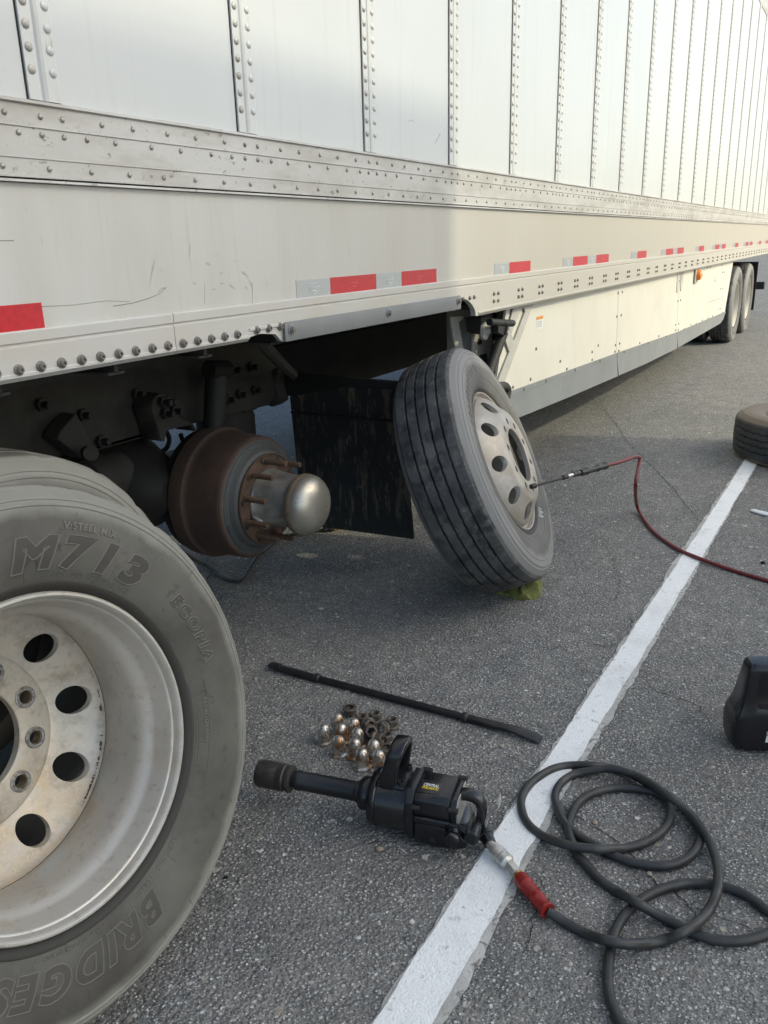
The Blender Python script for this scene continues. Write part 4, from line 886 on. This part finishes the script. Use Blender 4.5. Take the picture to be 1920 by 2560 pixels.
# impact wrench: local x = towards the socket, y = towards the viewer's side, z = up
A = G(652, 1948, .060); B = G(1150, 2030, .075); fx = (A-B); fx.z = 0; Lw = fx.length; fx.normalize(); fy = Vector((0, 0, 1)).cross(fx)
wr = thing('impact_wrench', 'black pneumatic impact wrench with long anvil and socket lying on the asphalt', 'impact wrench', mat4=basis(Vector((B.x, B.y, 0)), fx, fy, (0,0,1)))
WO = Vector((B.x, B.y, 0))
def WL(px, py, yl):                        # pixel -> wrench frame, on the plane y = yl
    d = ray(px, py); P = CAMP+d*((WO+fy*yl-CAMP).dot(fy)/d.dot(fy))-WO; return Vector((P.dot(fx), yl, P.z))
XM = Matrix.Rotation(R(90), 4, 'Y')        # lathe z -> local x
def wl_(name, prof, m, x, z, parent=None, n=40, y=0., **k): return part(name, MB().lathe(prof, n, **k).xf(Matrix.Translation((x, y, z)) @ XM), m, parent or wr)
ZC = .079
an = wl_('anvil', [(.0280,.248),(.0280,.262),(.0245,.266),(.0242,.415),(.0255,.417),(.0255,.428),(.0215,.430),(.0215,.47)], M['gunsteel'], 0, ZC, cap1=True)
so_ = wl_('socket', [(.020,.441),(.030,.441),(.0345,.443),(.0352,.450),(.0325,.4535),(.0325,.459),(.0352,.462),(.0352,.472),(.0340,.4755),(.0340,.482),(.0350,.485),(.0352,.527),(.0340,.535),(.0315,.538),(.026,.537),(.0235,.50)], M['socket'], 0, ZC, cap1=True)
wl_('nose_collar', [(.030,.226),(.0405,.226),(.042,.229),(.042,.246),(.0395,.251),(.0275,.252)], M['gun'], 0, ZC)
hc = wl_('hammer_case', [(.066,.120),(.070,.122),(.0715,.15),(.0715,.196),(.0695,.1985),(.0715,.201),(.0715,.211),(.068,.218),(.056,.223),(.043,.228)], M['gun'], 0, ZC, n=64)
def rbox(x0, x1, y0, y1, z0, z1, ch):
    P_ = [(y0+ch,z0),(y1-ch,z0),(y1,z0+ch),(y1,z1-ch),(y1-ch,z1),(y0+ch,z1),(y0,z1-ch),(y0,z0+ch)]
    return MB().prism([(x0, y, z) for y, z in P_], (x1-x0, 0, 0))
part('clutch_flange', rbox(.100, .1215, -.066, .066, .008, .150, .024), M['gun'], wr, bevel=.003)
mh = part('motor_housing', rbox(.013, .0995, -.056, .057, .070, .1425, .012), M['gun'], wr, bevel=.003)
part('end_plate', rbox(-.003, .0125, -.054, .055, .068, .139, .012), M['gun'], wr, bevel=.003)
part('gasket', rbox(-.006, -.0035, -.052, .053, .066, .137, .010), M['steel'], wr, smooth=0)
part('air_casing', MB().prism([(.0995,-.050,.012),(.0995,-.050,.0695),(.03,-.050,.0695),(-.012,-.050,.062),(-.028,-.050,.045),(-.03,-.050,.022),(.03,-.050,.010)], (0,.112,0)), M['gun'], wr, bevel=.006)
part('side_fin', rbox(.012, .098, .0575, .066, .072, .090, .003), M['gun'], mh, bevel=.002)
for x, y, z in ((.094,-.050,.1405),(.094,.060,.112),(.005,-.047,.136),(.005,.054,.118),(.005,.054,.076)):
    wl_('housing_bolt', [(.0075,-.012),(.0075,.010),(.0045,.012)], M['iron'], x, z, mh, 12, y=y, cap0=True, cap1=True)
lab = part('maker_plate', MB().box((.042,-.008,.1422),(.096,.040,.1437)), M['label'], mh, bevel=.0005)
def flat_text(txt, width, cx, cy, hgt, m, parent):
    mb = letters(txt, 1, .12, 0, .028, 0, .92, 'LEFT'); xs = [v[0] for v in mb.v]; x0, x1 = min(xs), max(xs)
    mb.v = [((v[0]-(x0+x1)/2)*width/(x1-x0), v[1]*hgt, 0) for v in mb.v]
    Mx = basis((cx, cy, .1440), (-1,0,0), (0,-1,0), (0,0,1)); part('plate_lettering', mb.xf(Mx), m, parent, smooth=0)
flat_text('CENTRAL', .038, .068, .0150, .0110, M['white'], lab); flat_text('PNEUMATIC', .041, .0675, .0255, .0085, M['yellow'], lab)
def sweep(path, w, h, wdir):
    rings = []; path = [Vector(p) for p in path]
    for i, p in enumerate(path):
        t = (path[min(i+1, len(path)-1)]-path[max(i-1, 0)]).normalized(); wd = Vector(wdir); nn = t.cross(wd).normalized()
        ww = w[i] if isinstance(w, list) else w
        rings.append([p+wd*(ww*math.copysign(abs(math.cos(q))**.5, math.cos(q)))+nn*(h*math.copysign(abs(math.sin(q))**.5, math.sin(q))) for q in [2*math.pi*k/16 for k in range(16)]])
    return MB().loft(rings)
# upright loop handle bolted on the hammer case
lp = catmull([(.170,.036,.136),(.166,.042,.168),(.157,.044,.205),(.148,.036,.236),(.143,.014,.250),(.142,-.014,.246),(.145,-.030,.226),(.152,-.034,.185),(.158,-.030,.140)], 5)
part('side_handle', sweep(lp, .019, .0085, (1,0,0)), M['gun'], wr, smooth=50)
part('handle_foot', rbox(.128, .196, -.040, .044, .132, .152, .008), M['gun'], wr, bevel=.004)
for x, y in ((.136,.036),(.136,-.03)):
    part('handle_bolt', MB().lathe([(.0085,0),(.0085,.008),(.0045,.008),(.004,.004)], 14, cap1=True).xf(Matrix.Translation((x,y,.152))), M['iron'], wr)
# closed grip behind the motor
gp_ = catmull([(.004,0,.126),(-.022,0,.130),(-.044,0,.122),(-.054,0,.102),(-.052,0,.076),(-.046,0,.054),(-.030,0,.040),(-.006,0,.036)], 6)
gr = part('grip', sweep(gp_, .015, .0115, (0,1,0)), M['gun'], wr, smooth=50)
part('grip_pad', MB().loft([[Vector((x+dx, .0155, z+dz)) for dx, dz in ((-.006,0),(.006,0))]+[Vector((x+dx, .013, z+dz)) for dx, dz in ((.006,0),(-.006,0))] for x, z in ((-.047,.112),(-.053,.100),(-.052,.084),(-.050,.068))]), M['iron'], gr)
part('trigger', MB().loft([[Vector((a,y,b)) for y, a, b in ((-.012,a,b),(.012,a,b),(.012,a-.004,b+.002),(-.012,a-.004,b+.002))] for a, b in ((-.060,.040),(-.066,.072),(-.073,.096),(-.085,.104),(-.094,.116),(-.091,.142))]), M['steel'], wr, bevel=.0008)
k0_, k1_ = WL(1134, 2066, .045), WL(1130, 2096, .075)
def wseg(name, a, b, prof, m, n=22):
    part(name, MB().tube([a.lerp(b, t) for t, _ in prof], [r for _, r in prof], n), m, wr)
wseg('regulator_body', k0_, k1_, [(0,.0155),(.45,.0155),(.46,.0185),(.8,.0195)], M['gun'])
part('regulator_knob', MB().prism([WL(*q, .078) for q in [(1112,2084),(1126,2076),(1150,2090),(1149,2102),(1138,2120),(1124,2110),(1111,2094)]], (0,.012,0)), M['gun'], wr, bevel=.004)
c0_, c1_ = WL(1188, 2060, .020), WL(1178, 2098, .072)
wseg('valve_cap', c0_, c1_, [(0,.0165),(.45,.0175),(.78,.0175),(.8,.0165),(.86,.0175),(.97,.0175),(1,.0155)], M['gun'])
part('valve_bridge', MB().tube([WL(1130, 2068, .030), WL(1160, 2074, .030), WL(1190, 2076, .022)], .0165, 14), M['gun'], wr)
wri = wr.matrix_world.inverted()
e0 = G(1203, 2066, .040); e1 = G(1226, 2111, .030); e2 = G(1273, 2160, .0245); e3 = G(1294, 2187, .0235)
def seg(name, a, b, prof, m, parent, n=18, inv=None):   # prof: (t along, radius)
    pts = [a.lerp(b, t) for t, _ in prof]; mb = MB().tube(pts, [r for _, r in prof], n)
    if inv is not None: mb.xf(inv)
    return part(name, mb, m, parent)
seg('inlet_elbow', e0, e1, [(0,.015),(.2,.0165),(.34,.0165),(.36,.019),(.58,.019),(.6,.0165),(.98,.0150)], M['gun'], wr, inv=wri)

# air hose coiled on the ground, coupled to the wrench
hz = lambda x, y: (1220+x/2.304, 1600+y/2.304)
HR = .0108
path = [(345,1562,1),(450,1630,0),(560,1690,0),(680,1730,1.9),(800,1752,1.6),(920,1748,0),(1020,1728,0),(1110,1690,1.9),(1200,1635,1.9),(1270,1560,.6),(1312,1470,1.7),(1327,1380,2.0),(1315,1270,.8),(1280,1170,1),(1225,1075,2.0),(1130,970,2.0),(1030,890,3.4),(930,820,2.6),(840,775,2),(720,742,2.0),(600,752,.8),(500,772,0),(425,820,0),(387,890,0),(400,970,0),(440,1050,0),(510,1120,0),(600,1175,0),(700,1230,0),(800,1272,0),(900,1295,0),(1000,1302,0),(1100,1285,0),(1180,1232,0),(1222,1150,0),(1198,1060,0),(1125,965,0),(1010,885,1.6),(900,815,.7),(790,758,.2),(690,732,0),(590,722,.9),(480,722,0),(380,740,0),(290,790,0),(225,850,0),(192,920,0),(200,1000,0),(240,1070,0),(310,1125,0),(400,1165,1.2),(490,1188,2),(580,1200,2),(680,1205,1.6),(780,1200,0),(880,1175,0),(970,1130,0),(1030,1070,0),(1050,1000,0),(1030,925,0),(960,878,0),(870,860,0),(770,852,0),(680,860,0),(590,890,0),(520,940,0),(480,1010,0),(465,1080,0),(478,1150,0),(512,1225,0),(570,1300,0),(650,1385,0),(750,1452,0),(850,1510,2),(950,1568,.8),(1050,1622,0),(1130,1665,0),(1210,1700,0),(1300,1725,0),(1400,1736,0),(1500,1727,0),(1600,1698,0),(1690,1655,0),(1700,1610,0),(1613,1562,0),(1540,1505,0),(1450,1452,0),(1350,1420,0),(1250,1405,0),(1150,1402,0),(1050,1420,0),(960,1452,0),(880,1500,0),(800,1572,0),(740,1660,0),(710,1755,0),(695,1850,0),(690,1950,0),(700,2050,0),(730,2140,0),(775,2225,0),(840,2320,0)]
hp = [G(*hz(x, y), HR+.0005+z*HR*1.02) for x, y, z in path]
hs = thing('air_hose', 'thick black air hose coiled in loops over the white line, red cuff at the wrench', 'air hose', G(*hz(700, 1000)))
hq = catmull(hp, 6); part('hose', MB().tube(hq, [HR*(1+.025*math.sin(i*.9)*math.sin(i*.23)) for i in range(len(hq))], 14), M['hose'], hs)
e4 = hp[0]
seg('coupler', e1, e2, [(-.02,.0115),(.15,.0125),(.17,.0150),(.36,.0165),(.37,.0180),(.56,.0180),(.57,.0168),(.62,.0168),(.63,.0180),(.72,.0180),(.73,.0168),(.78,.0168),(.79,.0180),(.90,.0180),(.92,.0165),(1,.0125)], M['steel'], hs)
seg('hex_fitting', e2, e3, [(0,.0125),(.15,.0140),(.85,.0140),(.9,.0110),(1,.0110)], M['steel'], hs, 6)
seg('brass_ferrule', e3, e3.lerp(e4, .12), [(0,.0125),(1,.0135)], M['brass'], hs)
seg('cuff', e3.lerp(e4, .07), e4, [(0,.0155),(.04,.0175),(.20,.0180),(.24,.0195),(.28,.0180),(.32,.0165),(.60,.0160),(.64,.0180),(.67,.0185),(.71,.0165),(.92,.0165),(.95,.0185),(1,.0180)], M['redcuff'], hs)
for t in (.36, .40, .44, .48, .52, .56): seg('cuff_rib', e3.lerp(e4, t+.0), e3.lerp(e4, t+.018), [(0,.0164),(.3,.0172),(.7,.0172),(1,.0164)], M['redcuff'], hs)

# red hose feeding the leaning tyre
v0 = T(1338, 1214, 1.02); v1 = T(1418, 1191, .955); v2 = T(1432, 1186, .945); v3 = T(1451, 1182, .93); v4 = T(1514, 1164, .885)
rh = thing('red_air_hose', 'thin red air hose with black inflator chuck on the leaning wheel valve', 'air hose', G(1700, 1375))
rp = [v4, T(1555, 1153, .86), T(1583, 1143, .842), T(1599, 1145, .83), T(1597, 1165, .822), T(1589, 1215, .80), G(1592, 1262, .05), G(1609, 1298, .010), G(1640, 1335, .009), G(1690, 1370, .009), G(1740, 1393, .016), G(1830, 1425, .009), G(1920, 1452, .009), G(2000, 1475, .009)]
part('hose', MB().tube(catmull(rp, 7), .0088, 12), M['redhose'], rh)
seg('chuck_stem', v0, v1, [(0,.0055),(.85,.0055),(.86,.0095),(1,.0095)], M['iron'], rh)
seg('chuck_head', v0-(v1-v0)*.12, v0+(v1-v0)*.02, [(0,.010),(.8,.011),(1,.007)], M['iron'], rh)
seg('chuck_fitting', v1, v2, [(0,.005),(.3,.0075),(1,.0075)], M['steel'], rh)
seg('coupler', v2, v3, [(0,.0115),(.3,.0125),(.35,.010),(.45,.0125),(.7,.0125),(.75,.009),(1,.0085)], M['socket'], rh)
seg('cuff', v3, v4, [(0,.0130),(.05,.015),(.2,.015),(.22,.0165),(.26,.0165),(.28,.0135),(.62,.0135),(.64,.016),(.68,.016),(.7,.0145),(.93,.0145),(.95,.017),(1,.0165)], M['iron'], rh)

# brake air line trailing from under the chassis
bz = lambda x, y: (380+x/3.456, 1020+y/3.456)
bl = thing('air_line', 'thin black air line with a brass fitting trailing on the ground below the drum', 'hose', G(591, 1454))
part('hose', MB().tube(catmull([G(*bz(*q), z) for q, z in (((260,1240),.12),((370,1310),.06),((500,1380),.02),((620,1470),.009),((730,1500),.008),((790,1470),.008),((850,1370),.008),((950,1230),.008),((1050,1150),.008),((1180,1100),.008),((1330,1075),.008),((1475,1055),.009))], 6), .0078, 10), M['hose'], bl)
f0, f1, f2 = G(*bz(1470, 1056), .012), G(*bz(1560, 1040), .014), G(*bz(1655, 1015), .016)
seg('fitting', f0, f1, [(0,.009),(.15,.013),(.3,.013),(.35,.010),(.6,.010),(.65,.016),(1,.016)], M['iron'], bl)
seg('brass_coupler', f1, f2, [(0,.014),(.5,.016),(.6,.012),(1,.010)], M['brass'], bl)
wk = [G(*bz(q[0], q[1]), z) for q, z in (((415,1268),.02),((488,1250),.006),((497,1330),.006),((505,1440),.005),((480,1468),.005))]
solo('wire_hook', MB().tube(wk, .003, 8), M['iron'], 'bent thin wire hook lying beside the air line', 'wire', G(*bz(490, 1400)))

# green rag under the leaning wheel
rc = G(1298, 1478, 0); mb = MB(); NU = 30; rings = []
rg = random.Random(3)
fr_ = [[rg.uniform(0, 6.28) for _ in range(5)] for _ in range(3)]
za = lambda x, y: (960+x/3.252, 840+y/3.252)
outl = [G(*za(*q)) for q in [(905,2105),(990,2115),(1060,2135),(1105,2150),(1190,2145),(1270,2115),(1283,2075),(1255,2010),(1240,1975),(1150,1990),(1020,2040),(930,2085)]]
oc = sum(outl, Vector())/len(outl)
oc.z = 0
dense = catmull(outl+[outl[0]], 4)[:-1]
for j, (s, z) in enumerate(((1,0.0),(1.03,.008),(.96,.022),(.82,.036),(.6,.046),(.35,.05),(.1,.05))):
    ring = []
    for i, p in enumerate(dense):
        t = 2*math.pi*i/len(dense); wob = 1+.05*math.sin(5*t+fr_[0][0]+j)+.04*math.sin(9*t+fr_[1][1]-j*1.3)
        q = oc+(p-oc)*s*(wob if 0 < j else 1); q.z = max(0.001, z+(.012*math.sin(4*t+j)+.010*math.sin(7*t+fr_[0][2]))*(1 if j > 0 else 0))
        ring.append(q)
    rings.append(ring)
solo('green_rag', MB().loft(rings), M['rag'], 'crumpled dirty green rag wedged under the leaning wheel', 'rag', oc, smooth=30)

# black plastic jug, cut by the right edge of the picture
JC = Vector((2.285, .098, 0)); jx = Vector((-.905, -.42, 0)).normalized(); jy = Vector((0, 0, 1)).cross(jx)   # jx towards the viewer
jug = thing('oil_jug', 'black plastic oil jug with rounded shoulders standing on the asphalt', 'jug', JC)
def jr(z, a, b, off=0., e=.34, n=48):
    return [Vector((0,0,0))+jx*(b*math.copysign(abs(math.sin(t))**e, math.sin(t)))+jy*(off+a*math.copysign(abs(math.cos(t))**e, math.cos(t)))+Vector((0,0,z)) for t in [2*math.pi*(k+.5)/n for k in range(n)]]
jm = MB().loft([jr(z, a, b, o, e) for z, a, b, o, e in ((.001,.066,.036,0,.5),(.005,.078,.046,0,.45),(.016,.087,.054,0,.4),(.036,.092,.058,0,.36),(.08,.094,.060,0,.34),(.105,.091,.059,0,.34),(.124,.084,.055,0,.34),(.142,.077,.050,0,.34),(.17,.072,.045,0,.32),(.21,.066,.039,0,.30),(.245,.061,.034,0,.28),(.258,.058,.031,0,.28),(.264,.052,.026,0,.3))]).mesh('body', smooth=0)
cutm = MB()
for x0, x1 in ((.016, .09), (-.09, -.016)):
    cutm.add(*(lambda q: (q.v, q.f))(MB().prism([jx*x0+jy*y+Vector((0,0,z)) for y, z in ((-.030,.232),(-.036,.215),(-.040,.165),(-.030,.140),(.09,.138),(.09,.232))], jx*(x1-x0))))
ja = bpy.data.objects.new('a', jm); col.objects.link(ja); jc = bpy.data.objects.new('b', cutm.mesh('b', smooth=0)); col.objects.link(jc)
for ob in (ja, jc):
    bm = bmesh.new(); bm.from_mesh(ob.data); bmesh.ops.recalc_face_normals(bm, faces=bm.faces); bm.to_mesh(ob.data); bm.free()
md = ja.modifiers.new('c', 'BOOLEAN'); md.operation = 'DIFFERENCE'; md.object = jc; md.solver = 'EXACT'
mb_v = ja.modifiers.new('d', 'BEVEL'); mb_v.width = .005; mb_v.segments = 3; mb_v.limit_method = 'ANGLE'; mb_v.angle_limit = R(40)
me = bpy.data.meshes.new_from_object(ja.evaluated_get(bpy.context.evaluated_depsgraph_get())); me.name = 'body'
bpy.data.objects.remove(ja); bpy.data.objects.remove(jc); finish(me, 60); me.materials.clear()
jb = link('body', me, M['jug'], jug); OFF[jb.name] = JC.copy()
part('seam', MB().tube([JC-jy*(a-.0006)+jx*(.018)+Vector((0,0,z)) for z, a in ((.012,.081),(.03,.0892),(.07,.0932),(.10,.0912),(.122,.0852),(.142,.0772),(.165,.0722),(.20,.0672),(.235,.0612),(.252,.0572))], .0012, 6), M['iron'], jb)
lb = letters('DE', .0065, 0, 0, .0003, .0002); Mx = basis(JC+jx*.0612+jy*(-.006)+Vector((0,0,.070)), jy, (0,0,1), jx)
part('jug_print', lb.xf(Mx), M['white'], jb, smooth=0)
lb = MB().prism([Mx @ Vector(q) for q in ((-.001,-.027,0),(.016,-.027,0),(.016,-.023,0),(.008,-.021,0),(.007,-.006,0),(.001,-.006,0))], jx*.0004)
part('jug_print', lb, M['white'], jb, smooth=0)
part('jug_print', MB().prism([Mx @ Vector(q) for q in ((.0,-.0035,0),(.007,-.0035,0),(.007,-.002,0),(.0,-.002,0))], jx*.0004), M['white'], jb, smooth=0)

# small litter
P = [G(*q) for q in [(1874,1280),(1884,1277.5),(1925,1287),(1925,1294),(1905,1290)]]
solo('plastic_strip', MB().prism([p+Vector((0,0,.004)) for p in P], (0,0,.008)), M['wprint'], 'pale flat strip of litter lying on the asphalt near the loose tyre', 'litter', P[0])
def pebble(px, py, r, m, lab, seed):
    rg = random.Random(seed); c = G(px, py); me = bpy.data.meshes.new('pebble'); bm = bmesh.new(); bmesh.ops.create_icosphere(bm, subdivisions=2, radius=r)
    for v in bm.verts: v.co *= rg.uniform(.82, 1.15); v.co.z *= .55; v.co.z += r*.45
    bm.to_mesh(me); bm.free(); finish(me, 50); o = link('pebble', me, m); o.location = c; o.rotation_euler.z = rg.uniform(0, 6); tag(o, lab, 'pebble')
pebble(1532, 1703, .0062, M['crack'], 'small black pebble lying on the white painted line', 1)
pebble(1907, 1409, .010, M['crack'], 'black clod on the asphalt beyond the red hose', 2)
pebble(949, 2126, .0085, M['stone'], 'tan pebble on the asphalt in front of the impact wrench', 3)
pebble(1255, 1868, .0075, M['stone'], 'orange-tan pebble beside the blade of the tyre iron', 4)
pebble(1487, 2058, .007, M['stone'], 'tan pebble inside the hose coil', 5)
pebble(1623, 2187, .007, M['stone'], 'brown pebble just outside the hose coil, by the crack', 6)
pebble(565, 2195, .006, M['crack'], 'black crumb of rubber beside the standing wheel', 7)
gv = MB(); rg = random.Random(11)          # loose grit
for i in range(1500):
    x = rg.uniform(1.0, 5.2); y = rg.uniform(-.3, 1.9); r = rg.choice((.0012, .0016, .002, .003))*rg.uniform(.7, 1.3); a = rg.uniform(0, 6)
    V = [(x+r*math.cos(a+k*1.57)*rg.uniform(.6, 1.2), y+r*math.sin(a+k*1.57)*rg.uniform(.6, 1.2), .0005) for k in range(4)]+[(x+rg.uniform(-.3, .3)*r, y, r*.9)]
    gv.add(V, [(0,1,4),(1,2,4),(2,3,4),(3,0,4)])
o = part('loose_grit', gv, M['stone'], None, smooth=0); o['kind'] = 'stuff'; o['label'] = 'loose grit scattered on the asphalt'; o['category'] = 'grit'

# mud splashes and scratches on the lower sheet
zm = lambda x, y: (x/1.728, 600+y/1.728)
def splash(px, py, ln, wd, ang):
    c = T(*zm(px, py), D+.0012); a = R(ang); d = Vector((math.cos(a), 0, math.sin(a))); s = Vector((-d.z, 0, d.x)); pts = []
    for t, wv in ((0,.1),(.15,.8),(.35,1),(.6,.55),(1,.08)): pts.append((c+d*(t*ln), wv*wd))
    V = []; F = []
    for i, (p, q) in enumerate(pts):
        V += [p+s*q, p-s*q]
        if i: F.append((2*i-2, 2*i-1, 2*i+1, 2*i))
    return V, F

for px, py, ln, wd, an in ((670,85,-.06,.0022,65),(825,15,-.035,.0018,72),(690,130,.012,.002,0),(890,97,.02,.003,-20),(1010,92,.014,.002,0),(950,150,.016,.003,30),(835,187,.012,.0035,-5),(950,185,.02,.002,-10),(990,190,.03,.0018,-30),(1045,135,.03,.003,-30),(1095,210,-.03,.002,-55),(905,330,.018,.003,-5),(1000,285,.012,.0028,-5),(1110,290,-.025,.0025,60),(850,395,.02,.0045,-15),(1150,180,.014,.0015,-50),(1060,200,.014,.002,-40),(770,370,.03,.0025,-15),(940,390,.012,.002,-10),(915,212,.02,.0014,-5),(930,62,.01,.002,-5)):
    v, f = splash(px, py, ln, wd, an); part('mud_splash', MB().add(v, f), M['mud'], tr, smooth=0)
def scratch(pts, r=.0009): part('scratch', MB().tube([T(*zm(*q), D+.0016) for q in pts], r, 5), M['scratch'], tr)
scratch([(175,288),(320,280),(460,262),(560,265)], .0006); scratch([(490,285),(570,272),(640,252),(690,230),(718,205)], .0011); scratch([(685,225),(700,207),(718,206)], .0011)
scratch([(0,2),(60,2)]); scratch([(1090,180),(1091,230),(1090,280)], .0004); scratch([(885,190),(883,275)], .0003)
zq = lambda x, y: (960+x/1.728, y/1.728)
for pts in ([(107,527),(112,518),(130,525)], [(243,577),(232,598),(222,618)]): part('scratch', MB().tube([T(*zq(*q), D-.0002) for q in pts], .0009, 5), M['scratch'], tr)

# ------------------------------------------------------------------ unseen building added behind the viewer: two heights shaped to shade the near half
SYN = -10.
M['render'] = mat('building_render', (.42, .40, .37), .85, var=((2, (.36, .345, .32), .4, .7), (30, (.46, .44, .41), .5, .7)), bump=((40, .2),))
bd = thing('shade_building', 'unseen two-height building added behind the viewer to cast the shade', 'building', (5, SYN-3, 0))
def bwin(x, z, par):
    f = part('window', MB().box((x, SYN-.05, z), (x+.9, SYN+.02, z+1.3)), M['cream'], par, bevel=.01)
    part('pane', MB().box((x+.07, SYN+.021, z+.07), (x+.83, SYN+.03, z+1.23)), M['label'], f, smooth=0)
w1 = part('tall_wing', MB().box((1.3, SYN-6, 0), (6.38, SYN, 10.2)), M['render'], bd, bevel=.02)
w2 = part('low_wing', MB().box((6.39, SYN-6, 0), (9.27, SYN-.01, 8.7)), M['render'], bd, bevel=.02)
for z in (1.2, 4.2, 7.2):
    for x in (2.0, 4.4): bwin(x, z, w1)
for z in (1.2, 4.2): bwin(7.2, z, w2)
